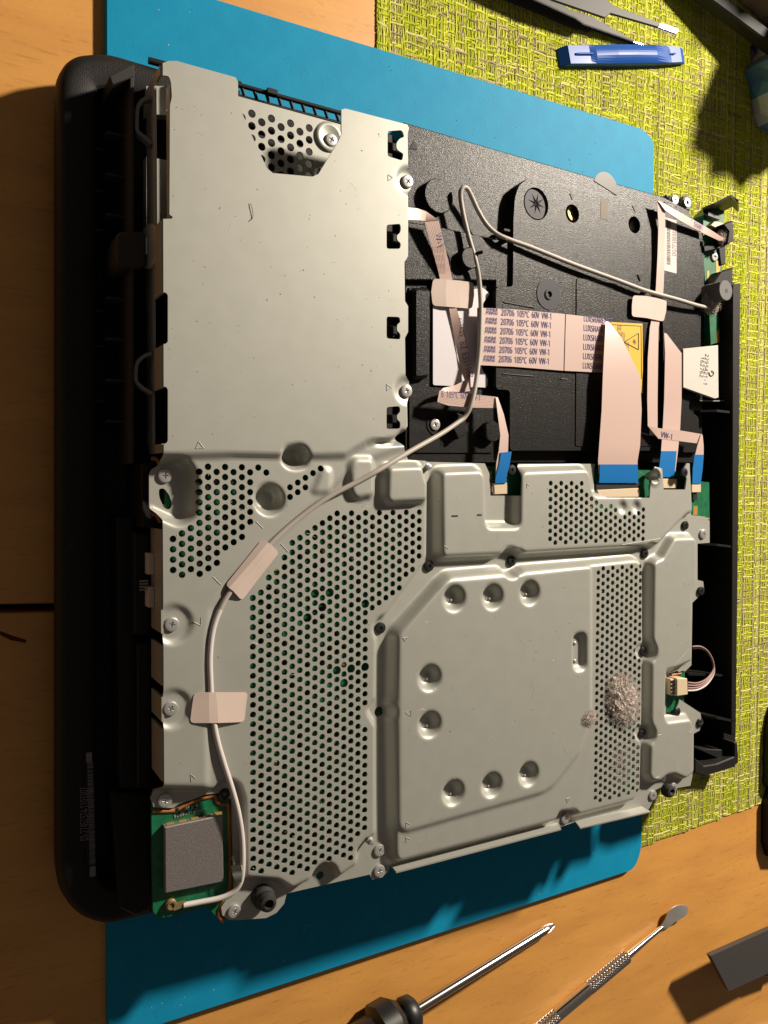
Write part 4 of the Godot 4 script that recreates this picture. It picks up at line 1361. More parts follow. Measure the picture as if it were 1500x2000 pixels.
func flat_cables(console: Node3D) -> void:
	# wide ribbon: across, folded, then down to its connector
	var wide := flat_cable("wide_flat_cable", "widest pink flat cable with rows of blue print, folded at the corner", console, [
		[space_points([23.65, 27.6, -76.2, 39.84, 27.7, -77.42, 65.34, 27.8, -78.43, 86.43, 28.2, -78.77, 90.66, 28.6, -75.39]), space_points([23.85, 27.6, -55.11, 40.1, 27.7, -55.77, 65.68, 27.8, -56.09, 86.82, 28.2, -56.77, 91.01, 28.6, -56.82])],
		[space_points([86.67, 29.4, -77.34, 85.03, 30.6, -70.38, 83.41, 31.4, -53.67, 83.07, 31.4, -41.3, 81.34, 32, -26.78, 81.08, 31.8, -20.6, 82.13, 31.4, -15.45]), space_points([88.38, 29.4, -77.31, 94.47, 30.6, -71.26, 104.55, 31.4, -56.19, 105.74, 31.4, -42.43, 104.5, 32, -27.42, 103.35, 31.8, -21.01, 103.89, 31.4, -15.69])]])
	stiffener(space_points([81.75, 32, -19.16, 82.23, 31.6, -14.42, 82.39, 31.2, -11.73]), space_points([103.16, 32, -19.51, 104, 31.6, -14.62, 104.48, 31.2, -11.84]), wide)
	for i in 6:
		var t := i / 5.0
		words("AWM   20706  105°C  60V  VW-1", Vector3(43.61, 27.95, -76.04).lerp(Vector3(42.58, 27.95, -58.46), t), Vector3(59.9, 28, -76.8) - Vector3(25.23, 28, -75.36), 1.45, mats.ink_blue, wide, "print", Vector3.UP, "Droid Sans", 31.5)
		words("LUXSHARE-ICT", Vector3(83.45, 28.36, -77.81).lerp(Vector3(83.22, 28.36, -58.98), t), Vector3(86.63, 28, -78.21) - Vector3(67.84, 28, -77.85) + Vector3(0, 0.35, 0), 1.35, mats.ink_blue, wide, "print", Vector3(-0.027, 1, 0).normalized(), "Droid Sans", 15.0)
	var seam := Shape.new()
	seam.tube(space_points([66.49, 28, -78.51, 66.03, 28, -56.1]), 0.1, 6)
	part("edge_line", seam, mats.ink_black, wide)
	# narrow ribbon from the cover, under the tape, folded twice
	var narrow := flat_cable("narrow_flat_cable", "narrow pink flat cable zigzagging over the white card", console, [
		[space_points([5.29, 29, -104.8, 8.66, 28, -96.54, 12.48, 26.4, -88.3, 14.42, 25.6, -83.17]), space_points([-0.52, 29, -103.48, 2.97, 28, -95.69, 7.14, 26.4, -87.59, 9.04, 25.6, -82.5])],
		[space_points([-10.74, 33, -105.35, -5.38, 32, -106.22, -0.92, 30.6, -106.34, 5.38, 29.2, -104.76]), space_points([-10.71, 33, -101.2, -5.36, 32, -102.19, -1.54, 30.6, -103.04, -0.01, 29.2, -103.51])],
		[space_points([15.06, 25.4, -77.71, 17.31, 26.2, -70.34, 19.73, 26.8, -61.1, 21.11, 26.9, -53.67, 21.57, 27, -46.52]), space_points([12.49, 25.2, -76.15, 14.57, 24.9, -68.41, 16.85, 24.7, -59.27, 19.15, 24.8, -51.89, 21.33, 25.4, -45.91])],
		[space_points([20.2, 26.6, -49.87, 14.95, 26.6, -47.27, 8.66, 27.6, -45.64, 6.68, 28.6, -44.31]), space_points([21.41, 26.6, -45.42, 15.65, 26.6, -44.69, 9.78, 27.6, -44.24, 6.9, 28.6, -43.41])],
		[space_points([6.06, 29.2, -44.4, 10.93, 29.2, -44.15, 22.33, 29.2, -43.9, 31.29, 29.2, -43.66, 32.02, 29.2, -42.75]), space_points([5.21, 29.2, -40.33, 9.86, 29.2, -39.29, 20.06, 29.2, -39.08, 31.33, 29.2, -39.46, 32.29, 29.2, -40.09])],
		[space_points([30.98, 29.6, -43.42, 31.24, 30.6, -36.87, 32.06, 31.2, -29.24, 31.1, 31.6, -23.48, 29.96, 31.6, -18.7, 30.08, 31.2, -13.95]), space_points([31.94, 29.6, -43.47, 34.12, 30.6, -37, 35.91, 31.2, -29.38, 35.42, 31.6, -23.59, 34.99, 31.6, -18.79, 35.36, 31.2, -14])]])
	stiffener(space_points([31.75, 32, -22.72, 31, 31.8, -17.76, 29.93, 31.4, -13.95, 30.02, 31, -11.28]), space_points([36.8, 32, -23.23, 36.05, 31.8, -18.23, 34.96, 31.4, -13.99, 35.31, 31, -11.5]), narrow)
	conductors(space_points([5.29, 29, -104.8, 8.66, 28, -96.54, 11.94, 27.2, -88.05]), space_points([-0.52, 29, -103.48, 2.97, 28, -95.69, 6.61, 27.2, -87.33]), 8, narrow)
	conductors(space_points([6.94, 29.2, -44.27, 22.33, 29.2, -43.9, 30.81, 29.2, -43.64]), space_points([5.87, 29.2, -40.18, 20.06, 29.2, -39.08, 30.85, 29.2, -39.44]), 8, narrow)
	words("V VW-1", Vector3(5.81, 28.6, -99.94), Vector3(7.77, 28, -96.41) - Vector3(5.09, 28, -103.24), 1.3, mats.ink_blue, narrow, "print", Vector3.UP, "Droid Sans", 8.5)
	words("6  105°C  60V  VW-1", Vector3(15.59, 29.32, -43.12), Vector3(27.17, 29, -42.87) - Vector3(11.08, 29, -43.07), 1.45, mats.ink_blue, narrow, "print", Vector3.UP, "Droid Sans", 17.0)
	var slope := (Vector3(16.85, 24.7, -59.27) - Vector3(19.73, 26.8, -61.1)).cross(Vector3(19.73, 26.8, -61.1) - Vector3(17.31, 26.2, -70.34)).normalized()
	if slope.y < 0.0:
		slope = -slope
	words("SHARE  BZ  E351988", Vector3(18.84, 26.1, -61.12) + slope * 0.2, Vector3(19.86, 28, -53.44) - Vector3(15.84, 28, -68.02), 1.3, mats.ink_blue, narrow, "print", slope, "Droid Sans", 22.0)
	# ribbon to the small rear board
	var rear := flat_cable("rear_flat_cable", "pink flat cable running from the small rear board down the right side", console, [
		[space_points([114.52, 30, -130.01, 116.77, 29, -121.06, 116.89, 28.6, -108.27, 116.25, 28.6, -95.25, 115.87, 28, -86.68, 113.37, 28.2, -77.73, 111.98, 28.6, -64.59, 111.38, 29.2, -47.21, 111.49, 29.6, -35.94]), space_points([119.47, 30, -130.45, 120.81, 29, -121.71, 121.25, 28.6, -108.9, 120.92, 28.6, -95.83, 120.85, 28, -87.24, 118.63, 28.2, -78.26, 118.16, 28.6, -65.09, 117.56, 29.2, -47.56, 117.39, 29.6, -34.87])],
		[space_points([114.36, 30.4, -130.71, 130.5, 29, -128.53, 148.83, 27.6, -125.73, 164.43, 26.6, -122.52]), space_points([119.08, 30.4, -127.26, 130.59, 29, -125.04, 147.55, 27.6, -122.6, 158.48, 26.6, -121.61])],
		[space_points([111.05, 30, -35.9, 116.71, 30.2, -35.24, 131.1, 30.4, -34.68, 144.43, 30.6, -33.58]), space_points([117.66, 30, -30.71, 118.05, 30.2, -30.71, 131.21, 30.4, -30.02, 141.52, 30.6, -29.42])],
		[space_points([143.39, 30.9, -33.53, 140.81, 31.2, -28.47, 139.26, 31.2, -23.94]), space_points([144.41, 30.9, -33.11, 144.82, 31.2, -28.58, 144.94, 31.2, -24.06])]])
	stiffener(space_points([138.67, 31.4, -24.37, 138.07, 31.2, -18.3, 138.28, 30.9, -11.56]), space_points([144.68, 31.4, -24.5, 144.41, 31.2, -18.39, 143.62, 30.9, -11.58]), rear)
	words("VW-1", Vector3(122.4, 30.5, -32.16), Vector3(1, 0, 0.15), 0.9, mats.ink_blue, rear)
	words("E351988   BZ   SHARE", Vector3(136.03, 28.5, -126.08), Vector3(156.29, 27.2, -122.48) - Vector3(119.83, 30, -128.15), 1.1, mats.ink_blue, rear, "print", Vector3.UP, "Droid Sans", 19.0)
	# medium ribbon beside it
	var medium := flat_cable("medium_flat_cable", "plain pink flat cable with slanted upper end beside the rear cable", console, [
		[space_points([120.76, 29.4, -76.09, 121.13, 29.8, -67.35, 120.95, 29.8, -47.69, 120.53, 29.6, -34.55, 118.43, 30.8, -25.68, 117.23, 31.2, -16.92]), space_points([122.35, 29.4, -75.81, 131.33, 29.8, -68.21, 131.81, 29.8, -48.3, 131.39, 29.6, -34.96, 128.9, 30.8, -25.94, 127.03, 31.2, -17.04])]])
	stiffener(space_points([117.98, 31.2, -25.44, 117.04, 31.3, -20.19, 116.58, 31, -14.3]), space_points([127.47, 31.2, -25.67, 126.83, 31.3, -20.35, 126.37, 31, -14.38]), medium)


func tapes(console: Node3D) -> void:
	for t in [[space_points([5.22, 26, -84.86, 4.7, 25.5, -80.15, 5.59, 25.2, -75.37]), space_points([10.71, 26.4, -85.12, 10.57, 26, -80.58, 11.19, 25.8, -75.52]), space_points([16.65, 26.3, -85.54, 16.51, 25.9, -80.76, 17.15, 25.7, -75.83]), space_points([23.09, 26, -85.68, 23.72, 25.5, -81.33, 23.05, 25.2, -76.21]), "pale tape holding the narrow flat cable on the black drive"],
			[space_points([102.47, 28.8, -89.89, 102.07, 28.7, -85.42, 102.26, 28.6, -81.22]), space_points([110.07, 29, -90.54, 110.28, 28.9, -85.88, 110.48, 28.8, -81.42]), space_points([116.52, 29, -90.45, 116.43, 28.9, -85.92, 116.33, 28.8, -81.17]), space_points([122.82, 28.7, -90.38, 122.72, 28.6, -86.02, 121.25, 28.6, -81.07]), "pale tape across the rear flat cable"],
			[space_points([-85.17, 35.1, 52.08, -85.81, 35.1, 56.18, -86.45, 35.1, 61.05]), space_points([-80.88, 35.95, 52.27, -80.89, 35.95, 56.63, -80.75, 35.95, 61.65]), space_points([-78.82, 35.95, 52.52, -78.35, 35.95, 57.13, -78.05, 35.95, 62.04]), space_points([-67.94, 34.2, 54.29, -68.61, 34.2, 58.71, -69.12, 34.2, 63.47]), "pale tape with a raised middle over the cable, low on the left plate"],
			[space_points([-63.53, 35.2, 6.53, -69.55, 35.2, 13.46, -75.43, 35.2, 20.24]), space_points([-62.04, 36.15, 7.47, -68.22, 36.1, 14.39, -74.59, 36.05, 20.98]), space_points([-60.68, 36.15, 8.48, -66.9, 36.1, 15.4, -73.3, 36.05, 22]), space_points([-57.54, 34.3, 10.98, -63.88, 34.3, 18.28, -69.91, 34.3, 25.43]), "slanted pale tape over the cable beside the round dimple"]]:
		var s := Shape.new()
		# each end is drawn in a little, which rounds the corners
		var lines := []
		for k in 4:
			var row: PackedVector3Array = t[k]
			if k == 0 or k == 3:
				var inner: PackedVector3Array = t[1 if k == 0 else 2]
				var full := PackedVector3Array()
				var small := PackedVector3Array()
				for i in 3:
					var q := row[i].move_toward(inner[i], 1.1)
					full.append(q)
					small.append(row[i].move_toward(row[1], 1.0) if i != 1 else row[1])
				var between := PackedVector3Array()
				for i in 3:
					between.append(full[i].lerp(row[i], 0.68).move_toward(row[1], 0.32 if i != 1 else 0.0))
				lines.append_array([small, between, full] if k == 0 else [full, between, small])
			else:
				lines.append(row)
		for k in lines.size() - 1:
			s.band(lines[k], lines[k + 1], 0.14)
		part("tape", s, mats.tape, console, t[4])


func antenna_cable(console: Node3D) -> void:
	var path := space_points([-87.36, 30.2, 118.69, -82.37, 30.6, 118.84, -76.13, 31.5, 118.73, -72.11, 32.4, 117.38, -69.97, 33, 114.37, -69.5, 33.6, 109, -69.72, 33.8, 100.72, -71.08, 34.4, 92.1, -73.38, 34.9, 83.43, -75.99, 34.95, 74.98, -78.22, 34.95, 66.69, -79.48, 34.95, 58.64, -80.08, 34.95, 49.15, -80.21, 34.95, 41.32, -79.24, 34.95, 33.6, -76.98, 34.95, 27.53, -73.74, 34.95, 22.26, -67.16, 35, 14.7, -60.44, 35.1, 7.75, -51.8, 35.2, 0.67, -41.38, 36, -6.31, -30.74, 37.1, -11.67, -22.46, 37.8, -15.98, -10.42, 36, -21.95, 4.76, 32, -28.63, 13.53, 29.8, -33.14, 17.2, 29.4, -35.56, 19.19, 30.4, -40.05, 21.62, 29.8, -47.73, 23.8, 28.6, -57.43, 24.55, 28.4, -66.94, 25.13, 27.8, -76.52, 24.48, 27.6, -85.88, 22.35, 28.2, -92.95, 19.71, 27.6, -101.08, 17.5, 27.4, -108.19, 15.94, 27.6, -114.32, 15.63, 28, -117.08, 16.61, 28.2, -118.66, 18.57, 28, -118.54, 21.09, 27.4, -116.03, 24.2, 27, -111.85, 28, 27, -107.61, 31.85, 27.6, -104.85, 36.54, 28.4, -103.28, 48.42, 29, -101.46, 69.1, 29.2, -98.07, 91.2, 29.4, -95.06, 109.37, 29.6, -92.47, 128.18, 29, -91.38, 142.25, 28.2, -90.5, 152.06, 27.4, -90.4])
	var whole := curve(path, 7)
	var cut := 7 * 15
	var s := Shape.new()
	s.tube(whole.slice(0, cut + 1), 0.88, 10)
	var cable := part("antenna_cable", s, mats.cable_white, console, "thin pale cable looping from the radio module to the rear")
	s = Shape.new()
	s.tube(whole.slice(cut), 0.88, 10)
	part("dusty_length", s, mats.cable_grey, cable, "greyer dusty length of the cable")
	var clip := Shape.new()
	clip.band(space_points([-72.15, 30.6, 109.64, -72.77, 33.4, 111.23, -71.45, 33.4, 114.16]), space_points([-70.26, 34.8, 108.31, -69.93, 34.8, 110.99, -70.13, 34.4, 113.72]), 0.5)
	part("cable_clip", clip, mats.steel_sheet, console)
	clip = Shape.new()
	clip.tube(space_points([-72.05, 30.8, 107.29, -72.02, 32.2, 106.06, -71.76, 32.4, 108.97]), 0.5, 6)
	part("cable_clip", clip, mats.zinc_screw, console)
	# loop of thin wires on the right
	for w in 4:
		var wire := Shape.new()
		var o := w * 1.6
		wire.tube(curve(wire_path(o), 6), 0.42, 7)
		part("wire", wire, mats.cable_white if w == 3 else mats.cable_mauve, console)


func wire_path(o: float) -> PackedVector3Array:
	var p := space_points([135.53, 32.5, 75.84, 142.51, 32, 77.01, 150.49, 30.5, 76.43, 156.18, 29.5, 73.07, 156.36, 29, 68.96, 153.38, 28.5, 64.52, 149.11, 28, 62.08, 144.87, 27, 61.85])
	for i in p.size():
		var t := clampf(i / 5.0, 0.0, 1.0)
		p[i] += Vector3(0.25 * o * t, -0.12 * o * t, (1.0 - t) * o * 0.75 + o * 0.2 * t)
	return p


func rear_panel(console: Node3D) -> void:
	# black frame at the rear edge
	var s := Shape.new()
	s.prism(flat_points([162.74, -101.46, 168.38, -102.86, 169.99, 1.25, 171.19, 105.13, 167.54, 104.57, 165.32, 1.19]), 6.0, 31.0, 0.4)
	s.prism(flat_points([166.85, -74, 196.85, -76.53, 200.96, 132.27, 172, 127.27]), 4.0, 9.0, 0.4)
	var frame := part("rear_frame", s, mats.shell_plastic, console, "black plastic rear frame along the right edge")
	for r in [[space_points([148.85, 26, -44.33, 154.8, 30, -44.53, 167.14, 30, -44.21]), 20.0], [space_points([149.71, 26, 15.54, 155.8, 30.5, 15.91, 167.16, 30.5, 17.23]), 18.0], [space_points([144.02, 26, 74.54, 157.11, 28, 75.85, 171.5, 28, 77.97]), 17.0], [space_points([153.27, 27, 94.51, 157.3, 31, 95, 168.8, 31, 98.06]), 20.0]]:
		var rib := Shape.new()
		var low := PackedVector3Array()
		for p in r[0]:
			low.append(p - Vector3(0, r[1], 0))
		rib.band(r[0], low, 1.0)
		part("rib", rib, mats.smooth_black, frame)
	var corner := Shape.new()
	corner.prism(flat_points([144.15, 111.52, 150.43, 116.33, 159.19, 116.88, 171.37, 115.57, 171.17, 108.78, 173.75, 109.18, 174.77, 119.05, 170.06, 120.66, 151.6, 121.24, 144.33, 118.54]), 6.0, 30.0, 0.5)
	corner.prism(flat_points([150.73, 109.56, 164.2, 112.21, 175.57, 114.53, 168.67, 116.81, 165.05, 116.69]), 10.0, 26.0, 0.5)
	corner.prism(flat_points([171.19, 100.72, 177.88, 102.17, 176.26, 110.3, 171.43, 109.06]), 6.0, 24.0, 0.4)
	part("corner_bracket", corner, mats.shell_plastic, frame)
	# fin and posts at the upper end
	var fin := Shape.new()
	fin.band(space_points([150.36, 24, -135.17, 154.76, 27, -137.31, 161.88, 30, -141.29, 166.52, 30, -139.61]), space_points([166.69, 12, -137.69, 172.07, 14, -139.45, 181.12, 16, -144.26, 185.67, 16, -142.63]), 1.0)
	fin.prism(flat_points([159.61, -128.73, 166.23, -131.65, 167.2, -122.57, 162.31, -119.99, 163.55, -126.15]), 8.0, 28.0, 0.4)
	fin.prism(flat_points([151.47, -118.93, 160.43, -121.43, 161.2, -119, 152.22, -116.3]), 8.0, 24.0, 0.4)
	fin.prism(flat_points([164.45, -120.45, 169.41, -122.6, 169.65, -113.69, 166.09, -112.73]), 8.0, 22.0, 0.4)
	fin.prism(flat_points([161.02, -108.32, 169.48, -111.32, 169.65, -105.27, 171.86, -103.68, 172.2, -91.98, 160.17, -87.87, 151.75, -91.09, 150.91, -96.93]), 6.0, 26.0, 0.6)
	part("rear_fin", fin, mats.smooth_black, frame)
	var lug := Shape.new()
	lug.disc(Vector3(155.66, 33, -97.65), 4.5, 10.0, 33.0, 0.25, 32)
	var foot := part("round_foot", lug, mats.grey_plastic, frame, "round grey plastic foot with a hole")
	var hole := Shape.new()
	hole.disc(Vector3(156.02, 33, -97.47), 1.0, 32.5, 33.04, 0.0, 16)
	part("foot_hole", hole, mats.chip_black, foot)
	var ears := Shape.new()
	ears.disc(Vector3(134.34, 22, -136.81), 2.6, 8.0, 21.5, 0.3)
	ears.disc(Vector3(142.28, 22, -137.08), 3.2, 8.0, 22.5, 0.3)
	ears.prism(flat_points([130.89, -138.95, 144.76, -139.64, 146.57, -134.95, 133.26, -134.9]), 8.0, 20.5, 0.3)
	var lugs := part("screw_lug", ears, mats.grey_plastic, frame)
	put_screw(Vector3(134.92, 21.5, -137.06), lugs)
	var eye := Shape.new()
	eye.ring(Vector3(141.56, 22.6, -136.77), 0.9, 1.9, 22.4, 23.2)
	part("eyelet", eye, mats.zinc_screw, lugs)
	# small green board with its socket
	var b := Shape.new()
	b.prism(flat_points([154.82, -134.05, 160.98, -139.27, 168.84, -138.29, 169.08, -129.4, 165.64, -124.16, 167.92, -119.34, 168.17, -110.42, 157.09, -100.56, 154.83, -120.2]), 14.0, 21.0)
	b.prism(flat_points([153.55, -88.08, 160.07, -91.56, 161.19, -76.38, 154.95, -74.43]), 14.0, 26.0, 0.2)
	var board := part("rear_board", b, mats.circuit_green, console, "small green board at the upper right corner")
	put_screw(Vector3(162.3, 21, -116.18), board)
	var sock := Shape.new()
	sock.prism(flat_points([155.75, -135.01, 164.91, -134.24, 163.53, -132.62, 155.1, -133.29]), 21.0, 23.0, 0.2)
	part("socket", sock, mats.chip_black, board)
	sock = Shape.new()
	sock.prism(flat_points([158.77, -131.09, 165.82, -131.32, 163.79, -127.74, 156.04, -128.8]), 21.0, 24.0, 0.2)
	part("socket", sock, mats.cream_plastic, board)
	for q in [flat_points([163.64, -114.47, 167.18, -115.44, 166.6, -110.66, 164.14, -108.92]), flat_points([157.79, -109, 159.17, -109.66, 159.29, -105.48, 157.9, -104.83]), flat_points([158.83, -80.78, 160.55, -82.33, 160.71, -76.32, 158.62, -75.67])]:
		var pad := Shape.new()
		var lift := 26.0 if q == flat_points([158.83, -80.78, 160.55, -82.33, 160.71, -76.32, 158.62, -75.67]) else 21.0
		pad.prism(q, lift, lift + 0.12)
		part("copper_pad", pad, mats.gold_pad, board)
	# white and bare steel brackets
	var wb := Shape.new()
	wb.prism(flat_points([133.2, -70.48, 156.33, -74.1, 157.32, -50.5, 154.56, -49.89, 133.61, -53.61]), 27.8, 29.0, 0.25)
	var plate := part("white_bracket", wb, mats.bracket_white, console, "pale plate stamped with two rows of numbers")
	words("2295421-1", Vector3(148.32, 29.05, -62.49), Vector3(-0.06, 0, 1), 1.35, mats.ink_black, plate, "print", Vector3.UP, "Droid Sans Mono", 13.4)
	words("162762", Vector3(145.59, 29.05, -63.42), Vector3(-0.06, 0, 1), 1.35, mats.ink_black, plate, "print", Vector3.UP, "Droid Sans Mono", 9.0)
	var swirl := Shape.new()
	var m := Vector3(151.77, 29.05, -61.38)
	var arc := PackedVector3Array()
	for i in 13:
		arc.append(m + Vector3(cos(i * 0.3 - 0.4), 0, sin(i * 0.3 - 0.4)) * 1.5)
	swirl.tube(arc, 0.28, 6)
	swirl.box(m + Vector3(0.5, 0, -0.6), Vector3(0.9, 0.1, 0.9))
	part("stamped_mark", swirl, mats.ink_black, plate)
	var sb := Shape.new()
	for q in [[Vector3(164.44, 30.6, -85.43), Vector3(164.59, 30.6, -67.9), 0.0], [Vector3(164.78, 25.6, -67.88), Vector3(165, 25.6, -59.94), 0.4], [Vector3(165.18, 30.6, -59.62), Vector3(165.1, 30.6, -49.87), 0.0]]:
		var u: Vector3 = q[0]
		var w: Vector3 = q[1]
		sb.box((u + w) / 2.0 + Vector3(-0.6 + q[2], (18.0 - u.y) / 2.0, 0), Vector3(0.6, u.y - 18.0, absf(w.z - u.z)))
	sb.band(space_points([147.15, 27, -48.96, 158.53, 27, -49.37, 171.33, 27, -50.54]), space_points([153.34, 22, -49.29, 164.95, 22, -49.69, 178.02, 22, -50.89]), 0.5)
	part("steel_bracket", sb, mats.bracket_steel, console, "bare steel bracket behind the pale plate")


func fasteners(sheet: Node3D) -> void:
	for p in [Vector3(-11.74, 35.6, -112.95), Vector3(-11.73, 35.6, -42.49), Vector3(-92.29, 30.1, -13), Vector3(-91.54, 34, 31.02), Vector3(-91.96, 34, 56.08), Vector3(-92.79, 30.1, 85.04), Vector3(-71.18, 30.1, 124.77), Vector3(-18.56, 30.1, 116.97), Vector3(-18.53, 30.1, 124.25), Vector3(67.15, 30.1, 123.27), Vector3(117.17, 30.1, 123.38), Vector3(146.54, 30.1, 10.81)]:
		put_screw(p, sheet)
	for p in [Vector3(-18.5, 30.1, 38.9), Vector3(1.34, 30.1, 18.31), Vector3(38.57, 30.1, 18.28), Vector3(38.16, 30.1, -16.36), Vector3(128.57, 34.25, -16.36), Vector3(134.75, 30.1, 6.67), Vector3(109.95, 30.1, 18.11), Vector3(109.91, 30.1, 59.89), Vector3(110.03, 30.1, 95.18), Vector3(131.48, 30.1, 88.85), Vector3(146.69, 30.1, 95.82), Vector3(145.59, 30.3, 36.22), Vector3(-74.19, 29.4, 86.76)]:
		put_screw(p, sheet, true)
	for p in [Vector3(10.06, 31.4, 31.05), Vector3(27.33, 31.4, 31.65), Vector3(44.63, 31.4, 31.22), Vector3(-0.08, 31.4, 58.64), Vector3(0.04, 31.4, 75.45), Vector3(10.42, 31.4, 102.08), Vector3(27.59, 31.4, 102.4), Vector3(45.02, 31.4, 101.4)]:
		var nub := Shape.new()
		nub.lathe([Vector2(1.7, 30.8), Vector2(1.55, 31.42), Vector2(0.9, 31.48), Vector2(0.62, 31.5), Vector2(0.52, 31.85), Vector2(0.3, 32.0), Vector2(0.001, 32.02)], Vector3(p.x, 0, p.z), Vector3.UP, 20)
		part("dimple_nub", nub, mats.steel_sheet, sheet)
	for p in [Vector3(69.07, 32.4, 52.12), Vector3(69.19, 32.4, 59.32)]:
		var nub := Shape.new()
		nub.lathe([Vector2(0.9, 32.0), Vector2(0.75, 32.7), Vector2(0.4, 32.95), Vector2(0.001, 33.0)], Vector3(p.x, 0, p.z), Vector3.UP, 16)
		part("slot_nub", nub, mats.steel_sheet, sheet)
	for p in [[Vector3(0.95, 30, -15.15), Vector3(-1.85, 36, -16.82)], [Vector3(-22.99, 30, 114.4), Vector3(-24.11, 35, 111.08)]]:
		var post := Shape.new()
		post.lathe([Vector2(1.3, 0), Vector2(1.3, 4.0), Vector2(0.9, 4.2), Vector2(0.9, 5.6), Vector2(0.001, 5.8)], Vector3(p[1].x, 30.0, p[1].z), Vector3.UP, 16)
		part("stand_off", post, mats.zinc_screw, sheet)
	for q in [[Vector3(9.66, 34.2, 0.52), 2.4], [Vector3(20.49, 34.2, 0.32), 1.9]]:
		var mark := Shape.new()
		mark.prism(rounded(rect(Vector2(q[0].x - q[1] * 0.6, q[0].z - 0.33), Vector2(q[0].x + q[1] * 0.6, q[0].z + 0.33)), 0.3), 34.0, 34.24)
		part("dark_mark", mark, mats.ink_black, sheet)
	var scratch := Shape.new()
	var outline := sheet_outline()
	for i in 70:
		var p := Vector2(rng.randf_range(-92, 145), rng.randf_range(-128, 122))
		var way := Vector2.from_angle(rng.randfn(0.6, 0.9))
		var length := rng.randf_range(1.0, 7.0)
		var last := Vector3.ZERO
		for k in 9:
			var q := p + way * length * (k / 8.0) + way.orthogonal() * 0.12 * length * sin(k * 0.35)
			var here := Vector3(q.x, sheet_height(q.x, q.y) + 0.01, q.y)
			if k > 0 and Geometry2D.is_point_in_polygon(q, outline) and Geometry2D.is_point_in_polygon(q + way, outline) and absf(here.y - last.y) < 0.05:
				scratch.tube(PackedVector3Array([last, here]), 0.028, 4, false)
			last = here
	part("scratches", scratch, mats.zinc_screw, sheet).set_meta("kind", "stuff")
	var bump := Shape.new()
	bump.lathe([Vector2(3.6, 30.0), Vector2(3.7, 32.5), Vector2(3.0, 33.5), Vector2(3.1, 35.0), Vector2(2.6, 36.6), Vector2(1.6, 37.0), Vector2(1.2, 35.0), Vector2(0.01, 34.6)], Vector3(Vector3(-61.96, 33, 121.99).x, 0, Vector3(-61.96, 33, 121.99).z), Vector3.UP, 22)
	part("rubber_bush", bump, mats.rubber, sheet)
	bump = Shape.new()
	bump.lathe([Vector2(2.9, 30.0), Vector2(3.0, 32.0), Vector2(2.4, 33.4), Vector2(1.4, 33.8), Vector2(0.01, 32.4)], Vector3(Vector3(125.37, 31, 122.36).x, 0, Vector3(125.37, 31, 122.36).z), Vector3.UP, 20)
	part("rubber_bush", bump, mats.rubber, sheet)
	put_screw(Vector3(127.74, 32, 121.33), sheet)


func games_console() -> void:
	var c := thing("games_console", "opened black games console with perforated steel shield, disc drive and pink flat cables", "games console", Vector3(25, 0, 0))
	lower_shell(c)
	var sheet := await steel_sheet(c)
	flanges(sheet)
	stamped_marks(sheet)
	fasteners(sheet)
	await power_supply(c)
	circuit_board(c)
	await disc_drive(c)
	rear_panel(c)
	flat_cables(c)
	tapes(c)
	antenna_cable(c)


# ---------------------------------------------------------------- table, mats and tools
func table() -> void:
	var t := Node3D.new()
	t.name = "table_top"
	t.set_meta("kind", "structure")
	add_child(t)
	var a := Vector3(-134.97, -2.8, 28.32)
	var b := Vector3(-119.63, -2.8, 29.11)
	var slope := (b.z - a.z) / (b.x - a.x)
	var at := func(x: float) -> float: return a.z + slope * (x - a.x)
	for k in 2:
		var s := Shape.new()
		if k == 0:
			s.prism(PackedVector2Array([Vector2(-600, -700), Vector2(900, -700), Vector2(900, at.call(900.0) - 1.4), Vector2(-600, at.call(-600.0) - 1.4)]), -28.0, -2.8, 0.4)
		else:
			s.prism(PackedVector2Array([Vector2(-600, at.call(-600.0) + 1.4), Vector2(900, at.call(900.0) + 1.4), Vector2(900, 700), Vector2(-600, 700)]), -28.0, -2.8, 0.4)
		part("table_board", s, mats.table_wood, t)
	var under := Shape.new()
	under.box(Vector3(150, -40, 0), Vector3(1480, 20, 1380))
	part("table_frame", under, mats.smooth_black, t)
	# old marks in the wood
	var mark := Shape.new()
	mark.tint = Color(0.09, 0.03, 0.012)
	mark.prism(flat_points([-135.05, 35.17, -132.18, 36.7, -127.52, 38.74, -127.82, 39.68, -132.2, 38.31, -135.06, 36.44]), -3.0, -2.77)
	var o := part("table_stain", mark, mats.straw, t)
	o.set_meta("kind", "stuff")


func silicone_mat() -> void:
	var m := thing("silicone_mat", "blue silicone repair mat under the games console", "work mat", Vector3(10, -2.8, 0))
	var s := Shape.new()
	s.prism(rounded(flat_points([-102.63, -175.36, 138.73, -177.1, 145.96, -173.22, 144.58, 165.84, 139.9, 174.56, -104.55, 174.8]), 7.0, 6), -2.72, 0.0, 0.5)
	part("mat_sheet", s, mats.silicone, m)
	# stray lint and scuffs
	var r := RandomNumberGenerator.new()
	r.seed = 12
	var bits := Shape.new()
	for i in 170:
		var p := Vector3(r.randf_range(-100, 138), 0.03, r.randf_range(-172, -128) if i % 2 else r.randf_range(140, 172))
		var k := r.randf_range(0.05, 1.2)
		bits.tint = Color(k, k, k)
		var d := Vector3(r.randfn(), 0, r.randfn()).normalized() * r.randf_range(0.1, 0.5)
		bits.tube(PackedVector3Array([p, p + d, p + d * 1.5 + Vector3(d.z, 0, -d.x) * 0.6]), r.randf_range(0.04, 0.12), 4)
	part("lint", bits, mats.dust_fibre, m).set_meta("kind", "stuff")


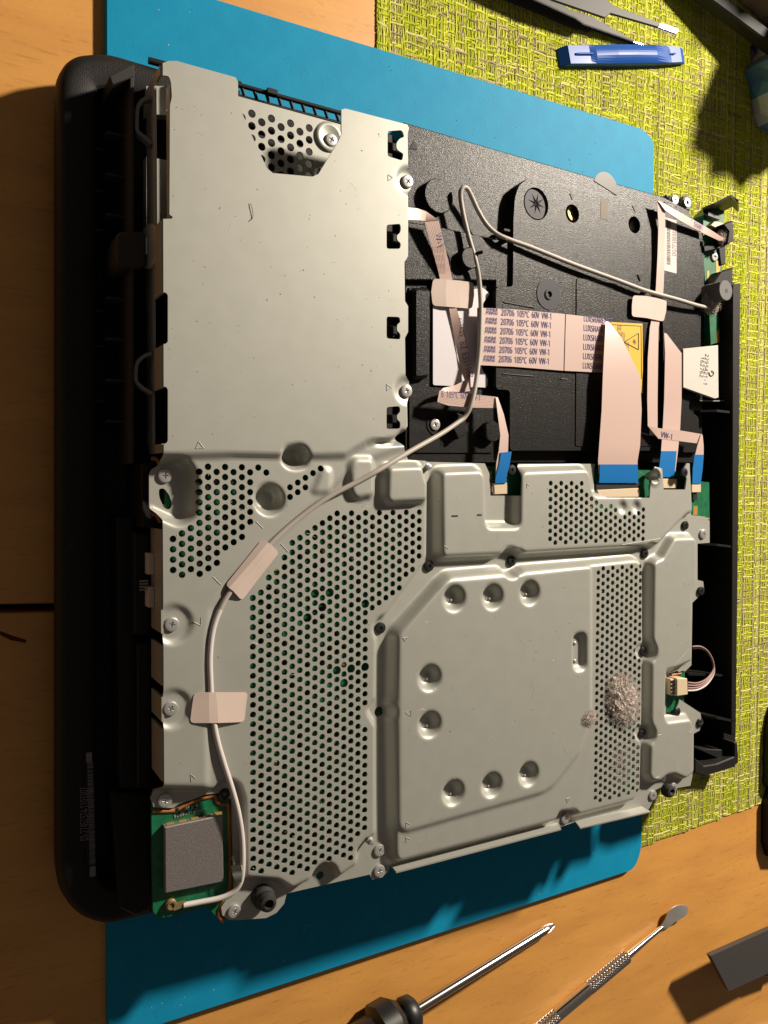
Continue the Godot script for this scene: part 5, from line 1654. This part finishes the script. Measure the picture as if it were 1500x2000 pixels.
# irregular plain weave of flat straw
func placemat() -> void:
	var m := thing("woven_placemat", "yellow-green woven straw placemat reaching under the blue mat", "placemat", Vector3(150, -2.8, -60))
	var left := -2.5
	var right := 290.0
	var top := -300.0
	var low0 := Vector3(149.58, -2, 165.74)
	var low1 := Vector3(243.79, -2, 162.17)
	var low := func(x: float) -> float: return low0.z + (low1.z - low0.z) * (x - low0.x) / (low1.x - low0.x)
	var back := Shape.new()
	back.prism(PackedVector2Array([Vector2(left + 1.0, top), Vector2(right, top), Vector2(right, low.call(right) - 0.8), Vector2(left + 1.0, low.call(left) - 0.8)]), -2.77, -2.5)
	part("backing", back, mats.mat_backing, m)
	var pw := 0.8
	var ph := 0.95
	var cols := int((right - left) / pw)
	var rows := int((170.0 - top) / ph)
	var pattern := RandomNumberGenerator.new()
	pattern.seed = 5
	var over := PackedByteArray()
	over.resize(cols * rows)
	# blocks in which the long straws lie on top, with short floats of cross straw
	var i0 := 0
	var odd := 0
	while i0 < cols:
		# a group of parallel long straws, crossed now and then by a bar of cross straw
		var group := pattern.randi_range(4, 6)
		var j0 := pattern.randi_range(0, 3)
		for j in rows:
			var crossed := (j + j0) % 4 == 0 or pattern.randf() < 0.1
			for k in group:
				if i0 + k < cols:
					var v := 0 if crossed else 1
					if pattern.randf() < 0.07:
						v = 1 - v
					over[j * cols + i0 + k] = v
		i0 += group
		# and between groups one or two that run over nearly everything, or almost hidden ones
		var edge := pattern.randi_range(1, 2)
		for j in rows:
			for k in edge:
				if i0 + k < cols:
					over[j * cols + i0 + k] = 1 if pattern.randf() < (0.88 if odd % 3 < 2 else 0.4) else 0
		i0 += edge
		odd += 1
	var greens := [Color(0.5, 0.53, 0.045), Color(0.44, 0.49, 0.035), Color(0.56, 0.57, 0.08), Color(0.38, 0.43, 0.028), Color(0.56, 0.55, 0.14)]
	var dulls := [Color(0.36, 0.3, 0.16), Color(0.44, 0.38, 0.17), Color(0.28, 0.23, 0.12), Color(0.6, 0.54, 0.23)]
	var wander := noise(0.09, 2, FastNoiseLite.TYPE_SIMPLEX, 61)
	var hidden := func(x: float, z: float) -> bool: return x < 136.0 and z > -62.0 + (x - 136.0) * 0.0 - 78.0 and z < 178.0 and x < 136.0 and z > -178.0 + 0.0 * x and z > -164.0
	for way in 2:
		var s := Shape.new()
		var n := cols if way == 0 else rows
		var k := rows if way == 0 else cols
		for i in n:
			var main: Color = greens[pattern.randi() % 5] if pattern.randf() < (0.88 if way == 0 else 0.62) else dulls[pattern.randi() % 4]
			var shade := pattern.randf_range(0.85, 1.1)
			s.tint = Color(main.r * shade, main.g * shade, main.b * shade)
			var w := (pw if way == 0 else ph) * pattern.randf_range(0.32, 0.5)
			var drift := pattern.randf_range(-0.1, 0.1)
			var prev := Vector3.ZERO
			var on := false
			for j in k:
				var x := left + (i if way == 0 else j) * pw
				var z := top + (j if way == 0 else i) * ph
				var ok: bool = z < low.call(x) and not hidden.call(x, z)
				var lift := over[(j * cols + i) if way == 0 else (i * cols + j)]
				var up: bool = (lift == 1) == (way == 0)
				var y := -1.95 if up else -2.35
				y += pattern.randf_range(-0.05, 0.08)
				var p := Vector3(x, y, z)
				var sway := 0.32 * wander.get_noise_2d(i * 7.3 + way * 900.0, j * 1.1)
				if way == 0:
					p.x += sway + drift + pattern.randf_range(-0.05, 0.05)
				else:
					p.z += sway + drift + pattern.randf_range(-0.05, 0.05)
				if ok and on:
					var side := Vector3(w, 0, 0) if way == 0 else Vector3(0, 0, w)
					var d := Vector3(0, -0.22, 0)
					var nl := (Vector3.UP * 0.75 - side.normalized() * 0.65)
					var nr := (Vector3.UP * 0.75 + side.normalized() * 0.65)
					if way == 0:
						s.quad_n(prev - side + d, nl, p - side + d, nl, p, Vector3.UP, prev, Vector3.UP)
						s.quad_n(prev, Vector3.UP, p, Vector3.UP, p + side + d, nr, prev + side + d, nr)
					else:
						s.quad_n(prev, Vector3.UP, p, Vector3.UP, p - side + d, nl, prev - side + d, nl)
						s.quad_n(prev + side + d, nr, p + side + d, nr, p, Vector3.UP, prev, Vector3.UP)
				prev = p
				on = ok
		part("long_straws" if way == 0 else "cross_straws", s, mats.straw, m).set_meta("kind", "stuff")


func tweezers() -> void:
	var t := thing("tweezers", "open black tweezers with bare steel tips at the top edge", "tweezers", Vector3(102.03, -1.9, -221.73))
	var arms := [
		[flat_points([10.78, -235.44, 34.83, -235.93, 93.02, -219.05, 106.62, -219.87, 132.55, -216.41, 131.92, -214.84, 106.72, -214.3, 104.29, -212.5, 96.72, -211.95, 57.03, -213.16, 25.09, -222.71]), -1.85, -0.9, flat_points([132.55, -216.41, 138.88, -216.49, 144.16, -215.56, 140.63, -213.91, 131.75, -214.8]), "lower"],
		[flat_points([11.55, -229.61, 58.28, -223.87, 105.68, -221.65, 110.6, -220.48, 138.46, -221.34, 137.19, -218.92, 107.6, -216.54, 104.31, -213.73, 74.99, -212.55, 28.07, -216.11]), 8.0, 9.0, flat_points([138.46, -221.34, 150.29, -222.02, 150.32, -220.75, 149.19, -219.28, 137.19, -218.92]), "upper"]]
	for a in arms:
		var s := Shape.new()
		s.prism(a[0], a[1], a[2], 0.25)
		var arm := part("arm", s, mats.tweezer_black, t)
		var e := Shape.new()
		e.prism(a[3], a[1] + 0.05, a[2] - 0.05, 0.25)
		part("tip", e, mats.bright_steel, arm)
	var root := Shape.new()
	root.box(Vector3(24.53, 3.5, -227.84), Vector3(18, 13.0, 9), Basis(Vector3.UP, -0.55), 0.6)
	part("joint", root, mats.tweezer_black, t)


func opening_tool() -> void:
	var t := thing("opening_tool", "short blue plastic opening tool with wedge ends below the tweezers", "opening tool", Vector3(123.66, -1.9, -206.4))
	var a := Vector3(87.44, -1.85, -197.11)
	var b := Vector3(165.01, -1.85, -217.69)
	var x := (b - a).normalized()
	var z := Vector3(-x.z, 0, x.x)
	var len := a.distance_to(b)
	# cross sections along the tool: distance, half width, top, arch
	var rows := [[0.0, 3.6, 0.6, 0.0], [3.5, 4.0, 3.2, 0.0], [3.6, 4.0, 3.3, 0.0], [len * 0.2, 4.1, 3.4, 0.05], [len * 0.24, 4.1, 3.5, 0.9], [len * 0.4, 4.3, 3.7, 1.5], [len * 0.55, 4.3, 3.7, 1.6], [len * 0.72, 4.2, 3.6, 1.3], [len * 0.83, 4.0, 3.4, 0.3], [len * 0.86, 3.9, 3.3, 0.0], [len * 0.955, 3.6, 3.0, 0.0], [len, 3.5, 1.6, 0.0]]
	var s := Shape.new()
	var loops := []
	for r in rows:
		var o: Vector3 = a + x * r[0]
		var loop := []
		loop.append(o - z * r[1])
		loop.append(o - z * r[1] + Vector3.UP * r[2] * 0.85)
		for k in 9:
			var u := -1.0 + k / 4.0
			loop.append(o + z * r[1] * 0.94 * u + Vector3.UP * (r[2] + r[3] * (1.0 - u * u)))
		loop.append(o + z * r[1] + Vector3.UP * r[2] * 0.85)
		loop.append(o + z * r[1])
		loops.append(loop)
	for i in loops.size() - 1:
		var k: int = loops[i].size()
		for j in k - 1:
			s.quad(loops[i][j], loops[i][j + 1], loops[i + 1][j + 1], loops[i + 1][j])
		s.quad(loops[i][k - 1], loops[i][0], loops[i + 1][0], loops[i + 1][k - 1])
	for e in [0, loops.size() - 1]:
		for j in range(1, loops[e].size() - 1):
			s.tri(loops[e][0], loops[e][j], loops[e][j + 1])
	part("body", s, mats.blue_plastic, t)
	for r in [[0.09, 0.21, 0.55], [0.85, 0.89, 0.4]]:
		var fin := Shape.new()
		fin.tube(PackedVector3Array([a + x * len * r[0] + Vector3.UP * 3.4, a + x * len * (r[0] + 0.02) + Vector3.UP * 3.7, a + x * len * r[1] + Vector3.UP * 3.9]), r[2], 8)
		part("fin", fin, mats.blue_plastic, t)


func screwdriver() -> void:
	var t := thing("screwdriver", "cross-head screwdriver with steel shaft and black handle at the bottom edge", "screwdriver", Vector3(50.74, -2.8, 197.44))
	var tip := Vector3(90.09, -1.1, 188.44)
	var root := Vector3(12.12, 5.5, 198.67)
	var x := (root - tip).normalized()
	var s := Shape.new()
	s.lathe([Vector2(1.88, 7.6), Vector2(1.88, root.distance_to(tip) + 6.0)], tip, x, 32)
	var shaft := part("shaft", s, mats.bright_steel, t)
	# cross tip: four flutes run out into the round shaft
	var e := Shape.new()
	var u := x.cross(Vector3.UP).normalized()
	var w := u.cross(x)
	var rings := []
	for q in [[0.0, 0.6, 0.3], [0.5, 0.85, 0.4], [1.8, 1.2, 0.42], [3.4, 1.6, 0.36], [4.6, 1.88, 0.28], [6.2, 1.88, 0.12], [7.6, 1.88, 0.0]]:
		var ring := []
		for k in 49:
			var ang := TAU * k / 48.0
			var r: float = q[1] * (1.0 - q[2] * pow(maxf(0.0, cos(4.0 * ang)), 0.6))
			ring.append(tip + x * q[0] + (u * cos(ang) + w * sin(ang)) * r)
		rings.append(ring)
	for i in rings.size() - 1:
		for k in 48:
			e.quad(rings[i][k], rings[i][k + 1], rings[i + 1][k + 1], rings[i + 1][k])
	for k in 48:
		e.tri(tip, rings[0][k + 1], rings[0][k])
	part("cross_tip", e, mats.bright_steel, shaft)
	var h := Shape.new()
	h.lathe([Vector2(1.6, -0.4), Vector2(5.2, 0.0), Vector2(6.6, 1.2), Vector2(7.0, 4.6), Vector2(6.4, 6.0), Vector2(5.2, 6.8)], root, x, 32, true)
	h.lathe([Vector2(5.2, 6.7), Vector2(8.6, 8.5), Vector2(10.4, 11.0), Vector2(10.4, 18.0), Vector2(7.6, 20.0), Vector2(7.4, 60.0), Vector2(0.01, 62.0)], root, x, 8)
	part("handle", h, mats.handle_black, t)


func spatula() -> void:
	var t := thing("metal_spatula", "shiny steel spatula with knurled grip lying on the wood", "spatula", Vector3(126.68, -2.8, 220.23))
	var a := Vector3(77.5, -0.3, 234.93)
	var b := Vector3(135.55, -0.3, 216.01)
	var c := Vector3(160.55, -1, 208.89)
	var x := (b - a).normalized()
	var L := a.distance_to(b)
	var knurl0 := a.distance_to(Vector3(90.89, -0.3, 229.28))
	var k0 := a.distance_to(Vector3(111.15, -0.3, 224.23))
	var s := Shape.new()
	s.lathe([Vector2(2.75, -20.0), Vector2(2.75, knurl0), Vector2(3.0, knurl0 + 0.3), Vector2(3.0, k0 - 0.3), Vector2(2.75, k0), Vector2(2.75, L), Vector2(1.9, L + 0.8)], a, x, 32)
	var rod := part("handle", s, mats.chrome, t)
	# knurling: small raised diamonds in rows
	var kn := Shape.new()
	var u := x.cross(Vector3.UP).normalized()
	var w := u.cross(x)
	var r := 2.75
	for sec in [[-18.0, knurl0], [k0 + 0.2, L]]:
		var rows := int((sec[1] - sec[0]) / 0.9)
		for i in rows:
			for k in 16:
				var ang := TAU * (k + 0.5 * (i % 2)) / 16.0
				var d := u * cos(ang) + w * sin(ang)
				var e := x.cross(d) * 0.42
				var o: Vector3 = a + x * (sec[0] + i * 0.9 + 0.45)
				var peak := o + d * (r + 0.34)
				var c0 := o + d * r + e
				var c1 := o + d * r + x * 0.85
				var c2 := o + d * r - e
				var c3 := o + d * r - x * 0.85
				kn.tri(c0, c1, peak)
				kn.tri(c1, c2, peak)
				kn.tri(c2, c3, peak)
				kn.tri(c3, c0, peak)
	part("knurling", kn, mats.chrome, rod).set_meta("kind", "stuff")
	var n := Shape.new()
	var d := (c - b).normalized()
	n.lathe([Vector2(2.0, -0.5), Vector2(1.8, 2.0), Vector2(1.3, c.distance_to(b) * 0.6), Vector2(1.15, c.distance_to(b))], b, d, 24, true)
	part("neck", n, mats.chrome, t)
	var spoon := Shape.new()
	var left := space_points([159.57, -0.8, 208, 161.74, -0.2, 204.93, 162.92, 0.3, 201.63, 165.35, 0.7, 199.75, 169.66, 0.8, 199.27, 174.31, 0.7, 200.52, 176.73, 0.6, 201.99])
	var right := space_points([162.37, -1.6, 210.46, 165.94, -1.2, 209.94, 169.16, -0.8, 208.53, 172.03, -0.4, 207.8, 175.06, 0.2, 206.74, 176.93, 0.5, 205.25, 177.52, 0.6, 203.25])
	spoon.band(curve(left, 4), curve(right, 4), 0.5)
	part("blade", spoon, mats.satin_steel, t)


func clutter() -> void:
	# dark bar propped up at the lower right
	var bar := thing("dark_bar", "dark grey flat bar propped above the wood at the lower right", "bar", Vector3(247.86, -2.8, 253.68))
	var s := Shape.new()
	var p := space_points([180.62, 12, 222.49, 195.18, 12, 244.98, 305.75, 3, 254.95, 284.9, 3, 229.39])
	s.quad(p[0], p[1], p[2], p[3])
	var d := Vector3(0, -2.6, 0)
	s.quad(p[0] + d, p[3] + d, p[2] + d, p[1] + d)
	for k in 4:
		s.quad(p[k], p[k] + d, p[(k + 1) % 4] + d, p[(k + 1) % 4])
	part("bar_body", s, mats.tool_black, bar)
	var leg := Shape.new()
	leg.prism(flat_points([222.38, 236.99, 236.11, 237.04, 249.91, 253.01, 232.24, 251.91]), -2.78, 7.0)
	part("bar_foot", leg, mats.tool_black, bar)
	# crumpled tissue in the very corner
	var tis := thing("paper_tissue", "white crumpled paper tissue in the bottom right corner", "tissue", Vector3(240.06, -2.8, 288.84))
	part("tissue_sheet", crumple(Vector3(243.53, -2, 294.17), Vector3(17, 5, 7), 3, [Color(1, 1, 1)], -2.75), mats.tissue, tis)
	# dark case at the right edge
	var case := thing("black_case", "black rounded case cut by the right edge of the picture", "case", Vector3(257.94, -2.8, 146.14))
	s = Shape.new()
	s.prism(rounded(flat_points([242.08, 108.72, 238.93, 120.09, 238.15, 136.83, 238.59, 151, 241.77, 154.41, 238.86, 159.52, 239.18, 183.66, 242.97, 192.19, 312.3, 208.05, 308.73, 117.63]), 1.0), -2.8, 3.0, 1.0)
	part("case_body", s, mats.smooth_black, case)
	# black rod over the bag
	var rod := thing("black_rod", "black square rod lying across the plastic bag", "rod", Vector3(203.54, 0, -242.68))
	s = Shape.new()
	var a := Vector3(157.28, 4, -250.16)
	var b := Vector3(247.31, 16, -220.05)
	var mid := (a + b) / 2.0
	var xx := (b - a).normalized()
	var yy := xx.cross(Vector3.UP).normalized()
	s.box(mid, Vector3(a.distance_to(b), 6.0, 7.0), Basis(xx, yy.cross(xx), yy), 0.8)
	part("rod_body", s, mats.rubber, rod)
	# crumpled bag
	var bag := thing("plastic_bag", "crumpled pink and blue plastic bag at the upper right edge", "bag", Vector3(231.28, -1.9, -225.11))
	part("bag_film", crumple(Vector3(242.73, 10, -222.8), Vector3(37, 66, 40), 8, [Color(0.4, 0.26, 0.3), Color(0.1, 0.2, 0.42), Color(0.46, 0.34, 0.4), Color(0.09, 0.24, 0.5), Color(0.48, 0.5, 0.62), Color(0.06, 0.17, 0.36)], -1.85), mats.bag_film, bag)
	var back := thing("pink_bag", "dull pink plastic bag behind the black rod in the top right corner", "bag", Vector3(221.76, -1.9, -261.7))
	part("bag_film", crumple(Vector3(229.56, 4, -273.87), Vector3(40, 70, 28), 12, [Color(0.42, 0.3, 0.32), Color(0.5, 0.38, 0.4), Color(0.4, 0.06, 0.05)], -1.85), mats.bag_film, back)


# a blob with sharp random folds, flattened on what it lies on
func crumple(at: Vector3, size: Vector3, seeded: int, tints: Array, ground: float) -> Shape:
	var f := noise(1.0, 3, FastNoiseLite.TYPE_CELLULAR, seeded)
	f.cellular_return_type = FastNoiseLite.RETURN_DISTANCE2_SUB
	var g := noise(1.0, 2, FastNoiseLite.TYPE_SIMPLEX, seeded + 1)
	var s := Shape.new()
	var seg := 28
	var ring := 17
	var pts := []
	for j in ring + 1:
		var row := []
		for i in seg + 1:
			var th := PI * j / ring
			var ph := TAU * (i % seg) / seg
			var d := Vector3(sin(th) * cos(ph), cos(th), sin(th) * sin(ph))
			var q := d * 1.6
			var r := 0.9 + 0.14 * f.get_noise_3d(q.x, q.y, q.z) + 0.16 * g.get_noise_3d(q.x * 1.3, q.y * 1.3, q.z * 1.3)
			var p := at + d * size * r
			p.y = maxf(p.y, ground)
			row.append(p)
		pts.append(row)
	for j in ring:
		for i in seg:
			var m: Vector3 = (pts[j][i] - at) / size
			var v := g.get_noise_3d(m.x * 0.7 + 5.0, m.y * 0.35, m.z * 0.7) * 0.5 + 0.5
			s.tint = tints[clampi(int(v * tints.size() * 1.3 - 0.15 * tints.size()), 0, tints.size() - 1)]
			s.quad(pts[j][i], pts[j][i + 1], pts[j + 1][i + 1], pts[j + 1][i])
	return s


# a loose ball of lint: many short bent fibres
func lint(called: String, label: String, at: Vector3, size: Vector3, turn: float, count: int, seeded: int, thin := 0.07, dense := true) -> void:
	var r := RandomNumberGenerator.new()
	r.seed = seeded
	var o := thing(called, label, "dust", at, "clumps of lint on the console")
	var s := Shape.new()
	var b := Basis(Vector3.UP, turn)
	for i in count:
		var p := Vector3(r.randfn(0, 0.38), absf(r.randfn(0, 0.36)), r.randfn(0, 0.38))
		if p.length() > 1.15:
			p = p.normalized() * r.randf_range(0.6, 1.0)
		p = at + b * (p * size)
		var d := Vector3(r.randfn(), r.randfn() * 0.6, r.randfn()).normalized() * r.randf_range(0.3, 0.75)
		var e := (d + Vector3(r.randfn(), r.randfn(), r.randfn()) * 0.7).normalized() * r.randf_range(0.25, 0.7)
		p.y = maxf(p.y, at.y + 0.05)
		var q := p + d
		var u := q + e
		q.y = maxf(q.y, at.y + 0.05)
		u.y = maxf(u.y, at.y + 0.05)
		var k := r.randf_range(0.82, 1.15)
		s.tint = Color(k, k, k)
		s.tube(PackedVector3Array([p, q, u]), thin * r.randf_range(0.7, 1.5), 3, false)
	part("fibres", s, mats.dust_fibre, o).set_meta("kind", "stuff")
	if not dense:
		return
	# the denser felt inside
	var core := Shape.new()
	var f := noise(1.0, 3, FastNoiseLite.TYPE_SIMPLEX, seeded + 50)
	var grid := []
	for j in 25:
		var row := []
		for i in 61:
			var th := PI * 0.5 * j / 24.0
			var ph := TAU * (i % 60) / 60.0
			var d := Vector3(sin(th) * cos(ph), cos(th), sin(th) * sin(ph))
			row.append(at + b * (d * size * (0.8 + 0.3 * f.get_noise_3d(d.x * 2.2, d.y * 2.2, d.z * 2.2) + 0.12 * f.get_noise_3d(d.x * 9.0, d.y * 9.0, d.z * 9.0))))
		grid.append(row)
	for j in 24:
		for i in 60:
			core.quad(grid[j][i], grid[j][i + 1], grid[j + 1][i + 1], grid[j + 1][i])
	part("felt", core, mats.dust_fibre, o)


func dust() -> void:
	lint("dust_clump", "large oval clump of grey dust on the right perforated strip", Vector3(94.52, 33.9, 77.69), Vector3(8.6, 3.2, 11.8), 0.45, 15000, 1, 0.04)
	lint("dust_clump", "small tuft of dust at the edge of the centre plate", Vector3(75.15, 34.6, 82.46), Vector3(4.0, 1.4, 3.2), 0.2, 2600, 2, 0.04)
	lint("dust_clump", "thin film of dust spread over the holes below the oval dust clump", Vector3(94.44, 33.9, 103.79), Vector3(7.5, 0.5, 15.0), 0.1, 420, 9, 0.035, false)
	lint("dust_clump", "tan dust clump round the rear end of the grey cable", Vector3(154.61, 24.5, -93.54), Vector3(5.4, 5.0, 6.0), 0.3, 6000, 3, 0.045)
	lint("dust_clump", "dust caught on the rear flat cable at the upper right", Vector3(162.95, 25, -123.63), Vector3(3.6, 2.2, 4.6), 0.3, 1500, 4)
	var hair := thing("hair_strand", "short curled dark hair on the steel cover", "hair", Vector3(-67.37, 36.5, -92.99))
	var s := Shape.new()
	s.tube(curve(space_points([-67.89, 36.6, -95.63, -67.31, 36.8, -94.44, -66.95, 36.7, -92.54, -67.08, 36.6, -91.32, -68.06, 36.6, -90.24]), 5), 0.09, 5)
	part("strand", s, mats.rubber, hair)
	# scattered specks on the sheet
	var specks := Node3D.new()
	specks.name = "dust_specks"
	tag(specks, "fine pale and dark dust specks scattered over the steel sheet", "dust")
	specks.set_meta("kind", "stuff")
	add_child(specks)
	var r := RandomNumberGenerator.new()
	r.seed = 77
	s = Shape.new()
	var outline := sheet_outline()
	var n := 0
	while n < 420:
		var p := Vector2(r.randf_range(-93, 150), r.randf_range(-130, 128))
		if not Geometry2D.is_point_in_polygon(p, outline):
			continue
		n += 1
		var k := r.randf_range(0.25, 1.6)
		s.tint = Color(k, k, k)
		var q := Vector3(p.x, sheet_height(p.x, p.y) + 0.03, p.y)
		var d := Vector3(r.randfn(), 0.0, r.randfn()).normalized() * r.randf_range(0.07, 0.4)
		s.tube(PackedVector3Array([q, q + d, q + d * 1.6 + Vector3(d.z, 0, -d.x) * 0.4]), r.randf_range(0.04, 0.11), 4)
	part("specks", s, mats.dust_fibre, specks).set_meta("kind", "stuff")


# ---------------------------------------------------------------- the picture
func _ready() -> void:
	rng.seed = 1
	var cam := Camera3D.new()
	cam.name = "camera"
	cam.fov = 65.322
	cam.near = 0.01
	cam.far = 10.0
	cam.transform = Transform3D(Basis(Vector3(0.870113, 0.492835, -0.004057), Vector3(0.013032, -0.031235, -0.999427), Vector3(-0.492679, 0.869562, -0.0336)), Vector3(-0.152978, 0.27, -0.010433))
	add_child(cam)
	cam.current = true
	var env := Environment.new()
	env.background_mode = Environment.BG_COLOR
	env.background_color = lin(0.088, 0.073, 0.062)
	env.tonemap_mode = Environment.TONE_MAPPER_LINEAR
	env.tonemap_exposure = 1.0
	env.sdfgi_enabled = true
	env.ssao_enabled = true
	env.ssil_enabled = true
	var world := WorldEnvironment.new()
	world.name = "world"
	world.environment = env
	add_child(world)
	materials()
	# the one lamp, out of the picture to the upper right
	var lamp := OmniLight3D.new()
	lamp.name = "desk_lamp_light"
	lamp.position = LAMP * MM
	lamp.light_color = Color(1.0, 0.95, 0.88)
	lamp.light_energy = 1.95
	lamp.light_size = 0.036
	lamp.omni_range = 6.0
	lamp.omni_attenuation = 2.0
	lamp.shadow_enabled = true
	add_child(lamp)
	var bulb := thing("lamp_bulb", "round warm bulb of the lamp above and right of the table", "lamp bulb", LAMP)
	var globe := Shape.new()
	var half := []
	for i in 13:
		half.append(Vector2(38.0 * sin(PI * i / 12.0) + 0.001, -38.0 * cos(PI * i / 12.0)))
	globe.lathe(half, LAMP, Vector3.UP, 24, true)
	part("globe", globe, mats.lamp_glass, bulb)
	table()
	silicone_mat()
	placemat()
	await games_console()
	tweezers()
	opening_tool()
	screwdriver()
	spatula()
	clutter()
	dust()
